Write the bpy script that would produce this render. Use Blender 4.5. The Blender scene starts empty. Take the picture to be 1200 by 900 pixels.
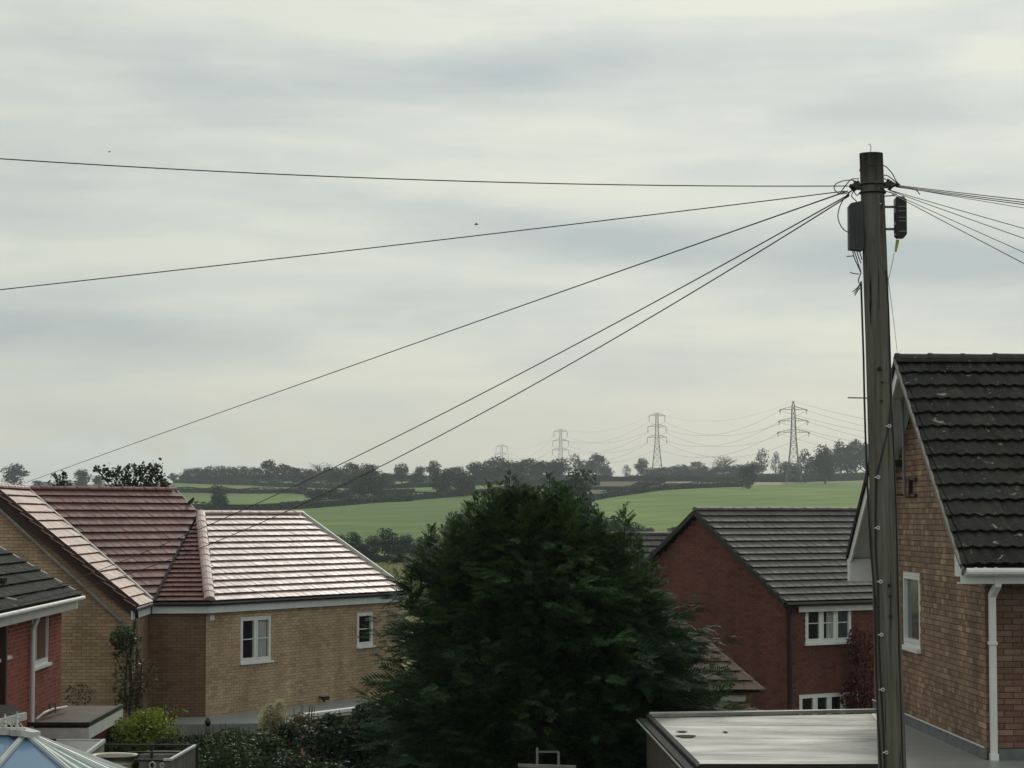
import bpy, bmesh, math, random
import numpy as np
from mathutils import Vector, Matrix
HAZE_D = 0.00015
random.seed(7); RNG = np.random.default_rng(7)
S = bpy.context.scene
COL = S.collection
V = Vector
# ------------------------------------------------------------------ camera
FPX, HORIZON = 2670.0, 604.0
PITCH = math.atan((HORIZON - 450.0) / FPX)
cam_data = bpy.data.cameras.new('camera'); cam = bpy.data.objects.new('camera', cam_data); COL.objects.link(cam)
cam_data.sensor_width = 36.0; cam_data.lens = FPX / 1200.0 * 36.0
cam_data.clip_start = 0.5; cam_data.clip_end = 20000.0
cam.location = (0, 0, 0); cam.rotation_euler = (math.pi / 2 + PITCH, 0, 0)
S.camera = cam
S.view_settings.view_transform = 'Standard'; S.view_settings.look = 'None'
S.view_settings.exposure = 0.0; S.view_settings.gamma = 1.0
S.cycles.volume_bounces = 0
S.cycles.max_bounces = 6
# ------------------------------------------------------------------ world: overcast sky over a Nishita sky
SUN_EL, SUN_AZ = math.radians(27), math.radians(9)      # ahead of the camera, a little right, above the frame
W = bpy.data.worlds.new('World'); S.world = W; W.use_nodes = True
nt = W.node_tree; N = nt.nodes; L = nt.links; N.clear()
def wn(t, **k):
    n = N.new(t)
    for a, b in k.items(): setattr(n, a, b)
    return n
def wmath(op, a, b=None, c=None, clamp=False):
    n = wn('ShaderNodeMath', operation=op); n.use_clamp = clamp
    for i, x in enumerate((a, b, c)):
        if x is None: continue
        if isinstance(x, (int, float)): n.inputs[i].default_value = x
        else: L.new(x, n.inputs[i])
    return n.outputs[0]
tc = wn('ShaderNodeTexCoord'); sep = wn('ShaderNodeSeparateXYZ'); L.new(tc.outputs['Generated'], sep.inputs[0])
el = wmath('MULTIPLY', wmath('ARCSINE', sep.outputs[2]), 57.2958)
az = wmath('MULTIPLY', wmath('ARCTAN2', sep.outputs[0], sep.outputs[1]), 57.2958)
comb = wn('ShaderNodeCombineXYZ'); L.new(wmath('MULTIPLY', az, 0.035), comb.inputs[0]); L.new(wmath('MULTIPLY', el, 0.30), comb.inputs[1])
n1 = wn('ShaderNodeTexNoise'); n1.inputs['Scale'].default_value = 2.3; n1.inputs['Detail'].default_value = 5; n1.inputs['Roughness'].default_value = 0.5; n1.inputs['Distortion'].default_value = 0.35
L.new(comb.outputs[0], n1.inputs['Vector'])
comb2 = wn('ShaderNodeCombineXYZ'); L.new(wmath('MULTIPLY', az, 0.22), comb2.inputs[0]); L.new(wmath('MULTIPLY', el, 0.75), comb2.inputs[1]); comb2.inputs[2].default_value = 4.2
n2 = wn('ShaderNodeTexNoise'); n2.inputs['Scale'].default_value = 1.0; n2.inputs['Detail'].default_value = 6; n2.inputs['Roughness'].default_value = 0.55
L.new(comb2.outputs[0], n2.inputs['Vector'])
def patch(a0, e0, sa, se, tilt=0.0):
    da = wmath('SUBTRACT', az, a0); de = wmath('SUBTRACT', wmath('SUBTRACT', el, e0), wmath('MULTIPLY', da, tilt))
    q = wmath('ADD', wmath('POWER', wmath('ABSOLUTE', wmath('DIVIDE', da, sa)), 2.0), wmath('POWER', wmath('ABSOLUTE', wmath('DIVIDE', de, se)), 2.0))
    return wmath('EXPONENT', wmath('MULTIPLY', q, -1.0))
# darker blue-grey streaks of cloud (azimuth, elevation in degrees)
dark = None
for (a0, e0, sa, se, tl, w) in [(9.5, 6.3, 6.0, 0.95, -.05, 1.0), (-11.0, 4.5, 5.5, 0.75, -.03, .75), (0.0, 7.3, 6.5, .6, -.12, .75), (-1.5, 5.0, 5.0, .55, .04, .32),
                            (2.5, 3.4, 4.0, .55, .02, .42), (-9.0, 11.0, 6.5, .9, .05, .42), (1.0, 10.9, 5.0, .9, -.06, .42), (9.5, 10.6, 3.0, 1.4, 0, .4), (-11, 2.3, 4.5, .6, 0, .3), (11.5, 4.3, 3.0, .4, 0, .2), (22, 7, 7, 1.5, 0, .7), (-24, 8, 8, 1.4, 0, .6)]:
    p = wmath('MULTIPLY', patch(a0, e0, sa, se, tl), w); dark = p if dark is None else wmath('ADD', dark, p)
nz = wmath('ADD', wmath('MULTIPLY', n1.outputs[0], 0.62), wmath('MULTIPLY', n2.outputs[0], 0.38))
nzc = wmath('MULTIPLY', wmath('SUBTRACT', nz, 0.5), 2.3)
dk = wmath('ADD', wmath('MULTIPLY', dark, wmath('ADD', 0.72, wmath('MULTIPLY', n2.outputs[0], 0.55))), wmath('ADD', nzc, 0.10), clamp=True)
ramp = wn('ShaderNodeValToRGB'); L.new(dk, ramp.inputs[0])
cr = ramp.color_ramp; cr.elements[0].position = 0.0; cr.elements[0].color = (0.648, 0.670, 0.588, 1)
cr.elements[1].position = 1.0; cr.elements[1].color = (0.370, 0.440, 0.452, 1)
e = cr.elements.new(0.42); e.color = (0.515, 0.560, 0.538, 1)
# hazy band near the horizon with low cumulus tops
hz = wmath('SUBTRACT', 1.0, wmath('DIVIDE', el, 4.8), clamp=True)
mixh = wn('ShaderNodeMix', data_type='RGBA'); L.new(wmath('MULTIPLY', hz, 0.8), mixh.inputs[0]); L.new(ramp.outputs[0], mixh.inputs[6]); mixh.inputs[7].default_value = (0.540, 0.560, 0.485, 1)
# low cumulus with clear tops, left of the view
comb3 = wn('ShaderNodeCombineXYZ'); L.new(wmath('MULTIPLY', az, 0.9), comb3.inputs[0]); L.new(wmath('MULTIPLY', el, 1.3), comb3.inputs[1]); comb3.inputs[2].default_value = 9.0
n3 = wn('ShaderNodeTexNoise'); n3.inputs['Scale'].default_value = 0.8; n3.inputs['Detail'].default_value = 7; L.new(comb3.outputs[0], n3.inputs['Vector'])
top = wmath('ADD', 0.4, wmath('MULTIPLY', n3.outputs[0], 3.0))
cum = wmath('MULTIPLY', wmath('SUBTRACT', top, el), 3.0, clamp=True)
leftm = wmath('MULTIPLY', wmath('SUBTRACT', 0.0, wmath('ADD', az, 3.0)), 0.2, clamp=True)
cumv = wmath('MULTIPLY', wmath('MULTIPLY', cum, leftm), 0.85)
mixc = wn('ShaderNodeMix', data_type='RGBA'); L.new(cumv, mixc.inputs[0]); L.new(mixh.outputs[2], mixc.inputs[6]); mixc.inputs[7].default_value = (0.575, 0.635, 0.605, 1)
# the overcast gets brighter towards the zenith and round the veiled sun
sv = V((math.sin(SUN_AZ) * math.cos(SUN_EL), math.cos(SUN_AZ) * math.cos(SUN_EL), math.sin(SUN_EL)))
dotn = wn('ShaderNodeVectorMath', operation='DOT_PRODUCT'); L.new(tc.outputs['Generated'], dotn.inputs[0]); dotn.inputs[1].default_value = sv
glow = wmath('MULTIPLY', wmath('POWER', wmath('MAXIMUM', dotn.outputs['Value'], 0.0), 12.0), 0.28)
zen = wmath('MULTIPLY', wmath('DIVIDE', wmath('SUBTRACT', el, 12.0), 50.0, clamp=True), 0.5)
gain = wmath('ADD', 0.98, wmath('ADD', glow, zen))
vm = wn('ShaderNodeVectorMath', operation='SCALE'); L.new(mixc.outputs[2], vm.inputs[0]); L.new(gain, vm.inputs['Scale'])
bgc = wn('ShaderNodeBackground'); L.new(vm.outputs[0], bgc.inputs[0]); bgc.inputs[1].default_value = 1.0
sky = wn('ShaderNodeTexSky'); sky.sky_type = 'NISHITA'; sky.sun_disc = False; sky.sun_elevation = SUN_EL; sky.sun_rotation = SUN_AZ
bgs = wn('ShaderNodeBackground'); L.new(sky.outputs[0], bgs.inputs[0]); bgs.inputs[1].default_value = 0.10
ms = wn('ShaderNodeMixShader'); ms.inputs[0].default_value = 0.94; L.new(bgs.outputs[0], ms.inputs[1]); L.new(bgc.outputs[0], ms.inputs[2])
wo = wn('ShaderNodeOutputWorld'); L.new(ms.outputs[0], wo.inputs[0])
# ------------------------------------------------------------------ sun behind thin cloud
sl = bpy.data.lights.new('sun', 'SUN'); sl.energy = 0.8; sl.angle = math.radians(12); sl.color = (1.0, 0.95, 0.86)
so = bpy.data.objects.new('sun', sl); COL.objects.link(so); so.rotation_euler = (-sv).to_track_quat('-Z', 'Y').to_euler(); so.location = (0, 0, 50)

# ------------------------------------------------------------------ picture measurements -> points
CP, SP = math.cos(PITCH), math.sin(PITCH)
def ray(px, py):
    u, v = (px - 600) / FPX, -(py - 450) / FPX
    return V((u, CP - v * SP, SP + v * CP))
def P(px, py, d):
    r = ray(px, py); return r * (d / r.y)
def PX(p):
    y = p[1] * CP + p[2] * SP; z = -p[1] * SP + p[2] * CP
    return 600 + FPX * p[0] / y, 450 - FPX * z / y
def on_plane(px, py, p0, n):
    r = ray(px, py); return r * (V(p0).dot(n) / r.dot(n))
# ------------------------------------------------------------------ ground profile (z relative to the eye)
GY = [-100, 0, 30, 50, 65, 150, 250, 400, 500, 700, 1000, 1250, 1500, 1800, 2200, 3000, 4100]
GZ = [-5.6, -5.7, -5.8, -6.9, -7.3, -8.9, -8.3, -7.7, -4.9, 1.0, 10.9, 18.6, 23.5, 25.5, 25.0, 20.0, -4]
def ground(x, y):
    z = float(np.interp(y, GY, GZ))
    if x < 0: z += 0.014 * max(x, -700) * min(1, max(0, (y - 250) / 900))
    k = min(1, max(0, (y - 300) / 500))
    z += k * 1.1 * math.sin(x * 0.013 + 1.2) * math.cos(y * 0.006) 
    return z
def hit(px, py, y0=120.0, y1=2600.0):
    r = ray(px, py); y = y0
    while y < y1:
        p = r * (y / r.y)
        if p.z <= ground(p.x, y): return V((p.x, y, ground(p.x, y)))
        y *= 1.004
    return None
# ------------------------------------------------------------------ materials
def mat(name, col=(.5, .5, .5), rough=.8, spec=.3, metal=0.0):
    m = bpy.data.materials.new(name); m.use_nodes = True
    b = m.node_tree.nodes['Principled BSDF']; b.inputs['Base Color'].default_value = (*col, 1); b.inputs['Roughness'].default_value = rough
    b.inputs['Specular IOR Level'].default_value = spec; b.inputs['Metallic'].default_value = metal
    return m
class NB:
    def __init__(s, m): s.m = m; s.t = m.node_tree; s.b = s.t.nodes['Principled BSDF']; s.geo = s.n('ShaderNodeNewGeometry')
    def n(s, t, **k):
        x = s.t.nodes.new(t)
        for a, b in k.items(): setattr(x, a, b)
        return x
    def l(s, a, b): s.t.links.new(a, b)
    def math(s, op, a, b=None, clamp=False):
        n = s.n('ShaderNodeMath', operation=op); n.use_clamp = clamp
        for i, x in enumerate((a, b)):
            if x is None: continue
            if isinstance(x, (int, float)): n.inputs[i].default_value = x
            else: s.l(x, n.inputs[i])
        return n.outputs[0]
    def noise(s, scale, detail=4, rough=.55, stretch=None, dist=0):
        n = s.n('ShaderNodeTexNoise'); n.inputs['Scale'].default_value = scale; n.inputs['Detail'].default_value = detail; n.inputs['Roughness'].default_value = rough; n.inputs['Distortion'].default_value = dist
        if stretch:
            mp = s.n('ShaderNodeMapping'); mp.inputs['Scale'].default_value = stretch; s.l(s.geo.outputs['Position'], mp.inputs[0]); s.l(mp.outputs[0], n.inputs['Vector'])
        else: s.l(s.geo.outputs['Position'], n.inputs['Vector'])
        return n.outputs[0]
    def ramp(s, fac, stops):
        r = s.n('ShaderNodeValToRGB'); s.l(fac, r.inputs[0]); e = r.color_ramp.elements
        e[0].position, e[0].color = stops[0][0], (*stops[0][1], 1); e[1].position, e[1].color = stops[-1][0], (*stops[-1][1], 1)
        for p, c in stops[1:-1]: x = e.new(p); x.color = (*c, 1)
        return r.outputs[0]
    def mix(s, f, a, b, mode='MIX'):
        n = s.n('ShaderNodeMix', data_type='RGBA', blend_type=mode)
        for i, x in ((0, f), (6, a), (7, b)):
            if isinstance(x, (int, float)): n.inputs[i].default_value = x
            elif isinstance(x, tuple): n.inputs[i].default_value = (*x, 1)
            else: s.l(x, n.inputs[i])
        return n.outputs[2]
    def rnd(s):
        oi = s.n('ShaderNodeObjectInfo')
        return s.math('FRACT', s.math('ADD', s.geo.outputs['Random Per Island'], oi.outputs['Random']))
    def bump(s, h, strength=.3, dist=.01):
        b = s.n('ShaderNodeBump'); b.inputs['Strength'].default_value = strength; b.inputs['Distance'].default_value = dist
        s.l(h, b.inputs['Height']); s.l(b.outputs[0], s.b.inputs['Normal'])
    def col(s, c): s.l(c, s.b.inputs['Base Color'])
def brick_mat(name, stops, blotch=((.8, .78, .75), (1.12, 1.1, 1.08)), bscale=.5):
    m = mat(name, rough=.9, spec=.2); q = NB(m)
    c = q.ramp(q.rnd(), stops)
    c = q.mix(1.0, c, q.ramp(q.noise(bscale, 5), [(.3, blotch[0]), (.7, blotch[1])]), 'MULTIPLY')
    c = q.mix(1.0, c, q.ramp(q.noise(1, 4, .6, stretch=(1.6, 1.6, .22)), [(.32, (.76, .76, .77)), (.62, (1.06, 1.05, 1.04))]), 'MULTIPLY')
    f = q.noise(60, 3); c = q.mix(1.0, c, q.ramp(f, [(.25, (.8, .8, .8)), (.75, (1.12, 1.12, 1.12))]), 'MULTIPLY')
    q.col(c); q.bump(q.noise(90, 2), .35, .006); return m
def tile_mat(name, stops, rough=.5, spec=.5, lichen=None, streak=.5):
    m = mat(name, rough=rough, spec=spec); q = NB(m)
    c = q.ramp(q.rnd(), stops)
    g = q.noise(1.1, 5, .6); c = q.mix(1.0, c, q.ramp(g, [(.3, (.78, .77, .76)), (.7, (1.15, 1.14, 1.12))]), 'MULTIPLY')
    s_ = q.noise(7, 4, .6, stretch=(1, 1, .35)); c = q.mix(streak, c, q.ramp(s_, [(.35, (.62, .62, .62)), (.65, (1.25, 1.25, 1.25))]), 'MULTIPLY')
    if lichen:
        for (scale, lo, hi, colr) in lichen:
            v = q.noise(scale, 5, .65, dist=.8); f = q.math('MULTIPLY', q.math('SUBTRACT', v, lo), 1.0 / (hi - lo), clamp=True); c = q.mix(f, c, colr)
    q.col(c)
    r = q.math('ADD', q.math('MULTIPLY', q.noise(3, 4), .3), rough - .15); q.l(r, q.b.inputs['Roughness'])
    q.bump(q.noise(45, 4), .3, .008); return m
def rough_mat(name, a, b, scale=3, rough=.8, spec=.3, bump=.2, stretch=None, bscale=30):
    m = mat(name, rough=rough, spec=spec); q = NB(m)
    q.col(q.ramp(q.noise(scale, 5, .6, stretch=stretch), [(.3, a), (.7, b)])); q.bump(q.noise(bscale, 3), bump, .005); return m
def leaf_mat(name, a, b, c=None, scale=.8, rough=.6, trans=.25, spec=.25):
    m = mat(name, rough=rough, spec=spec); q = NB(m)
    col = q.ramp(q.math('ADD', q.math('MULTIPLY', q.noise(scale, 3), .72), q.math('MULTIPLY', q.geo.outputs['Random Per Island'], .28)), [(.3, a), (.52, c or tuple((x + y) / 2 for x, y in zip(a, b))), (.72, b)])
    q.col(col)
    tr = q.n('ShaderNodeBsdfTranslucent'); q.l(q.mix(1.0, col, (1.3, 1.5, .7), 'MULTIPLY'), tr.inputs[0])
    mx = q.n('ShaderNodeMixShader'); mx.inputs[0].default_value = trans; q.l(q.b.outputs[0], mx.inputs[1]); q.l(tr.outputs[0], mx.inputs[2])
    q.l(mx.outputs[0], q.t.nodes['Material Output'].inputs[0]); return m
M = {}
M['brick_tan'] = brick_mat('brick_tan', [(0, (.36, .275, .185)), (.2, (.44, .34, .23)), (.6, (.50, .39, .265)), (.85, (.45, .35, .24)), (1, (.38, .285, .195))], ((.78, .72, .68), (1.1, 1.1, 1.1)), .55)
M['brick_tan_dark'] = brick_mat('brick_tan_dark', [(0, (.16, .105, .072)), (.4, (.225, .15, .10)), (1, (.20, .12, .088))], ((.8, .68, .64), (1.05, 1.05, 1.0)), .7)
M['mortar'] = rough_mat('mortar', (.10, .085, .066), (.15, .125, .10), 4)
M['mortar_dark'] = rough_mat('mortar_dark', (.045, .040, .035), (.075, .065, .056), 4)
M['mortar_pale'] = rough_mat('mortar_pale', (.34, .25, .20), (.42, .32, .26), 4)
M['brick_red'] = brick_mat('brick_red', [(0, (.11, .046, .038)), (.5, (.165, .066, .053)), (1, (.138, .058, .050))], ((.82, .82, .82), (1.08, 1.06, 1.05)), .4)
M['brick_rust'] = brick_mat('brick_rust', [(0, (.19, .048, .034)), (.5, (.27, .068, .045)), (1, (.15, .043, .036))])
M['brick_buff'] = brick_mat('brick_buff', [(0, (.19, .118, .088)), (.3, (.26, .168, .120)), (.55, (.30, .205, .145)), (.8, (.225, .145, .105)), (.9, (.40, .305, .21)), (1, (.18, .11, .086))], ((.75, .75, .75), (1.1, 1.08, 1.05)), .7)
M['brick_plum'] = brick_mat('brick_plum', [(0, (.15, .088, .07)), (.4, (.225, .135, .105)), (.7, (.19, .12, .096)), (1, (.28, .18, .14))], ((.8, .8, .8), (1.1, 1.08, 1.05)), .7)
M['tile_red'] = tile_mat('tile_red', [(0, (.115, .050, .048)), (.5, (.150, .064, .060)), (1, (.135, .062, .062))], .6, .22)
M['tile_salmon_sheen'] = tile_mat('tile_salmon_sheen', [(0, (.36, .22, .18)), (.5, (.43, .28, .23)), (1, (.40, .27, .23))], .5, .3)  # paler base colour carries the sky sheen of the left strip slope
M['tile_pink_glare'] = tile_mat('tile_pink_glare', [(0, (.37, .265, .265)), (.5, (.41, .30, .30)), (1, (.39, .29, .295))], .46, .62)  # sky glare of the front slope painted into a paler base than tile_red
M['tile_grey'] = tile_mat('tile_grey', [(0, (.070, .065, .068)), (.5, (.095, .088, .09)), (1, (.08, .077, .082))], .55, .2)
M['tile_dark'] = tile_mat('tile_dark', [(0, (.023, .023, .023)), (.5, (.038, .037, .036)), (1, (.029, .030, .032))], .88, .12, lichen=[(4.5, .635, .67, (.22, .23, .20)), (16, .62, .68, (.11, .115, .095)), (2.2, .60, .75, (.055, .058, .040))])
M['tile_moss'] = tile_mat('tile_moss', [(0, (.028, .028, .026)), (1, (.045, .044, .040))], .85, .15, lichen=[(9, .60, .70, (.12, .125, .08)), (22, .66, .70, (.25, .26, .23))])
M['tile_brown'] = tile_mat('tile_brown', [(0, (.105, .075, .06)), (.5, (.145, .105, .085)), (1, (.125, .10, .085))], .75, .3, lichen=[(6, .6, .7, (.13, .13, .08))])
M['felt'] = mat('felt', (.02, .02, .02), .9)
M['upvc'] = rough_mat('upvc', (.60, .62, .62), (.70, .72, .72), 3, .35, .5, .03)
M['upvc_old'] = rough_mat('upvc_old', (.48, .49, .47), (.62, .63, .61), 5, .5, .4, .05)
M['fascia'] = rough_mat('fascia', (.50, .55, .56), (.62, .66, .66), 4, .5, .4, .03)
M['fascia_grey'] = rough_mat('fascia_grey', (.16, .175, .18), (.22, .235, .24), 4, .5, .4, .03)
M['glass'] = mat('glass', (.010, .013, .014), .06, .4)
M['glass_pale'] = mat('glass_pale', (.045, .056, .058), .08, .5)
M['glass_blue'] = mat('glass_blue', (.15, .27, .43), .16, .6)
M['glass_pearl'] = rough_mat('glass_pearl', (.40, .52, .52), (.52, .62, .62), 2, .25, .5, .02)
M['curtain'] = rough_mat('curtain', (.22, .23, .22), (.42, .43, .41), 6, .9, .1, .1, (4, 4, .3))
M['black'] = mat('black_plastic', (.012, .012, .013), .45, .4)
M['black_metal'] = mat('black_metal', (.014, .015, .016), .5, .5)
M['steel'] = mat('galvanised_steel', (.16, .165, .17), .55, .5, .4)
M['lead'] = rough_mat('lead', (.085, .095, .10), (.15, .16, .165), 5, .6, .4, .1)
M['white_line'] = mat('white_sealant', (.55, .56, .54), .6)
M['grey_box'] = rough_mat('grey_box', (.040, .042, .050), (.055, .058, .068), 4, .55, .3, .02)
M['yellow'] = mat('yellow_tag', (.40, .42, .08), .5)
M['cable'] = mat('cable_black', (.018, .018, .019), .5, .4)
M['pylon'] = mat('pylon_steel', (.13, .13, .14), .6, .4, .2)
M['door'] = mat('brown_door', (.045, .02, .018), .5)
M['bark'] = rough_mat('bark', (.035, .028, .02), (.07, .058, .045), 12, .9, .2, .5)
M['bark_pale'] = rough_mat('bark_pale', (.15, .12, .09), (.22, .18, .14), 12, .9, .2, .5)
M['bird'] = mat('bird_feather', (.02, .02, .02), .7)
M['timber'] = rough_mat('timber', (.05, .042, .035), (.10, .085, .07), 6, .85, .2, .3, (1, 1, .2))
M['timber_grey'] = rough_mat('timber_grey', (.16, .15, .135), (.26, .25, .23), 6, .85, .2, .3, (1, 1, .2))
M['cream'] = rough_mat('cream_plastic', (.50, .47, .38), (.62, .59, .50), 6, .5, .4, .05)
M['brown_felt'] = rough_mat('brown_felt', (.050, .032, .027), (.085, .058, .05), 3, .55, .4, .1)
M['render'] = rough_mat('render_stone', (.30, .25, .16), (.38, .33, .22), 5, .9, .2, .3)
# leaves
M['ley'] = leaf_mat('conifer_leaf', (.018, .043, .025), (.072, .122, .036), (.028, .063, .031), .6, .65, .2, .12)
M['far_leaf'] = leaf_mat('far_leaf', (.013, .026, .016), (.042, .056, .024), None, .05, .8, .12, .1)
M['far_dark'] = leaf_mat('far_dark_leaf', (.012, .028, .018), (.032, .054, .024), None, .05, .8, .10, .1)
M['far_autumn'] = leaf_mat('far_autumn_leaf', (.05, .055, .03), (.12, .105, .05), None, .06, .8, .15, .1)
M['hedge_leaf'] = leaf_mat('hedge_leaf', (.010, .023, .013), (.026, .042, .018), None, .05, .8, .10, .1)
M['lime_leaf'] = leaf_mat('lime_leaf', (.075, .11, .015), (.22, .26, .04), None, 2.5, .5, .3, .3)
M['mid_leaf'] = leaf_mat('mid_leaf', (.018, .036, .014), (.065, .085, .025), None, 1.5, .5, .25, .4)
M['dark_leaf'] = leaf_mat('dark_leaf', (.014, .028, .017), (.045, .062, .034), None, 1.8, .5, .2, .25)
M['ivy_leaf'] = leaf_mat('ivy_leaf', (.028, .048, .024), (.07, .10, .045), None, 2.5, .5, .2, .4)
M['dry_leaf'] = leaf_mat('dry_leaf', (.06, .045, .03), (.12, .10, .06), None, 2.5, .7, .2, .2)
M['red_leaf'] = leaf_mat('red_leaf', (.055, .012, .014), (.115, .026, .026), None, 2, .5, .25, .4)
M['black_leaf'] = leaf_mat('garden_tree_leaf', (.010, .016, .012), (.028, .036, .024), None, 2, .5, .15, .4)
M['plume'] = leaf_mat('pampas_plume', (.36, .32, .25), (.52, .48, .40), None, 4, .9, .35, .1)
M['blade'] = leaf_mat('grass_blade', (.035, .045, .02), (.07, .085, .03), None, 4, .6, .3, .3)
M['flower_red'] = mat('flower_red', (.45, .03, .04), .6); M['flower_pink'] = mat('flower_pink', (.55, .25, .27), .6); M['flower_white'] = mat('flower_white', (.72, .72, .70), .6)
# weathered pole
m = mat('pole_wood', rough=.85, spec=.2); q = NB(m); M['pole'] = m
c = q.ramp(q.noise(1, 6, .65, stretch=(26, 26, .9), dist=.3), [(.28, (.060, .057, .050)), (.5, (.145, .138, .120)), (.75, (.25, .24, .215))])
c = q.mix(q.math('MULTIPLY', q.noise(1.3, 3), .75), c, (.078, .076, .058))
c = q.mix(q.math('MULTIPLY', q.math('SUBTRACT', q.noise(1, 4, .6, stretch=(50, 50, 1.4)), .60), 14, clamp=True), c, (.014, .012, .010))
q.col(c); q.bump(q.noise(1, 5, .6, stretch=(60, 60, 2.5)), .8, .012)
# felt roof of the garage: pale, streaked across, slightly wet sheen
m = mat('roof_felt_pale', rough=.5, spec=.3); q = NB(m); M['felt_pale'] = m
st = q.noise(1, 6, .6, stretch=(.7, 2.0, 1), dist=.9)
c = q.ramp(st, [(.3, (.20, .205, .20)), (.5, (.30, .30, .285)), (.7, (.38, .38, .36))])
c = q.mix(q.math('MULTIPLY', q.math('SUBTRACT', q.noise(2.6, 6, .7), .50), 3.5, clamp=True), c, (.15, .15, .13)); q.col(c)
q.l(q.math('ADD', q.math('MULTIPLY', q.noise(1, 4, .5, stretch=(.6, 1.6, 1)), .5), .36), q.b.inputs['Roughness']); q.bump(q.noise(14, 4), .2, .01)
M['felt_grey'] = rough_mat('roof_felt_grey', (.15, .155, .155), (.21, .215, .215), 2, .4, .5, .1, (.5, 2, 1))
# ------------------------------------------------------------------ object helpers
BASE = {}
def link(o, parent=None):
    COL.objects.link(o)
    if parent is not None: o.parent = parent
    return o
def tag(o, label=None, cat=None, group=None, kind=None):
    for k, v in (('label', label), ('category', cat), ('group', group), ('kind', kind)):
        if v: o[k] = v
    return o
def thing(name, label, cat, loc=(0, 0, 0), group=None):
    o = bpy.data.objects.new(name, None); o.empty_display_size = .3; o.location = loc; link(o); BASE[o.name] = V(loc); return tag(o, label, cat, group)
def base(o): return BASE.get(o.name, V((0, 0, 0))) if o is not None else V((0, 0, 0))
def meshobj(name, verts, faces, m, parent=None, smooth=False, mats=None, loc=None):
    b = base(parent)
    if loc is not None: b = V(loc)
    me = bpy.data.meshes.new(name)
    va = np.asarray(verts, dtype=np.float64).reshape(-1, 3) - np.array(b)
    if isinstance(faces, np.ndarray):
        k = faces.shape[1]; nf = len(faces)
        me.vertices.add(len(va)); me.vertices.foreach_set('co', va.ravel().astype(np.float32))
        me.loops.add(nf * k); me.loops.foreach_set('vertex_index', faces.ravel().astype(np.int32))
        me.polygons.add(nf); me.polygons.foreach_set('loop_start', np.arange(0, nf * k, k, dtype=np.int32)); me.polygons.foreach_set('loop_total', np.full(nf, k, dtype=np.int32))
        me.update(calc_edges=True)
    else:
        me.from_pydata([tuple(x) for x in va], [], faces)
    if m is not None: me.materials.append(m)
    if mats:
        for x in mats: me.materials.append(x)
    if smooth: me.polygons.foreach_set('use_smooth', [True] * len(me.polygons))
    me.validate()
    o = bpy.data.objects.new(name, me); link(o, parent)
    if parent is None or loc is not None: o.location = b if parent is None else b - base(parent)
    BASE[o.name] = b
    return o
class MB:
    def __init__(s): s.v = []; s.f = []
    def add(s, vs, fs):
        o = len(s.v); s.v += [tuple(x) for x in vs]; s.f += [tuple(i + o for i in f) for f in fs]; return s
    def obox(s, c, ax, ay, az, skip_back=False):      # centre and three half-axis vectors
        c = V(c); ax, ay, az = V(ax), V(ay), V(az); vs = [c + i * ax + j * ay + k * az for k in (-1, 1) for j in (-1, 1) for i in (-1, 1)]
        return s.add(vs, [(0, 2, 3, 1), (4, 5, 7, 6), (0, 1, 5, 4), (2, 6, 7, 3), (0, 4, 6, 2), (1, 3, 7, 5)])
    def box(s, x0, x1, y0, y1, z0, z1): return s.obox(((x0 + x1) / 2, (y0 + y1) / 2, (z0 + z1) / 2), ((x1 - x0) / 2, 0, 0), (0, (y1 - y0) / 2, 0), (0, 0, (z1 - z0) / 2))
    def bar(s, a, b, w, h=None, up=(0, 0, 1)):        # rectangular bar from a to b
        a, b = V(a), V(b); h = h or w; d = (b - a).normalized(); up = V(up)
        if abs(d.dot(up)) > .98: up = V((0, 1, 0))
        x = d.cross(up).normalized(); y = x.cross(d).normalized()
        return s.obox((a + b) / 2, (b - a) / 2, x * (w / 2), y * (h / 2))
    def tube(s, pts, r, n=6, cap=True):
        pts = [V(p) for p in pts]; rs = r if isinstance(r, (list, tuple)) else [r] * len(pts); o = len(s.v); up = V((0, 0, 1)); prev = None
        for i, p in enumerate(pts):
            d = (pts[min(i + 1, len(pts) - 1)] - pts[max(i - 1, 0)]).normalized()
            if prev is None: x = d.cross(up if abs(d.z) < .95 else V((0, 1, 0))).normalized()
            else: x = (prev - d * prev.dot(d)).normalized()
            prev = x; y = d.cross(x)
            for k in range(n):
                a = 2 * math.pi * k / n; s.v.append(tuple(p + rs[i] * (x * math.cos(a) + y * math.sin(a))))
        for i in range(len(pts) - 1):
            for k in range(n):
                a = o + i * n + k; b_ = o + i * n + (k + 1) % n; s.f.append((a, b_, b_ + n, a + n))
        if cap: s.f.append(tuple(o + k for k in reversed(range(n)))); s.f.append(tuple(o + (len(pts) - 1) * n + k for k in range(n)))
        return s
    def prism(s, poly, off):                          # polygon extruded by vector
        n = len(poly); off = V(off); a = [V(p) for p in poly]
        return s.add(a + [p + off for p in a], [tuple(reversed(range(n))), tuple(range(n, 2 * n))] + [(i, (i + 1) % n, (i + 1) % n + n, i + n) for i in range(n)])
    def build(s, name, m, parent=None, smooth=False, loc=None): return meshobj(name, s.v, s.f, m, parent, smooth, loc=loc)
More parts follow.
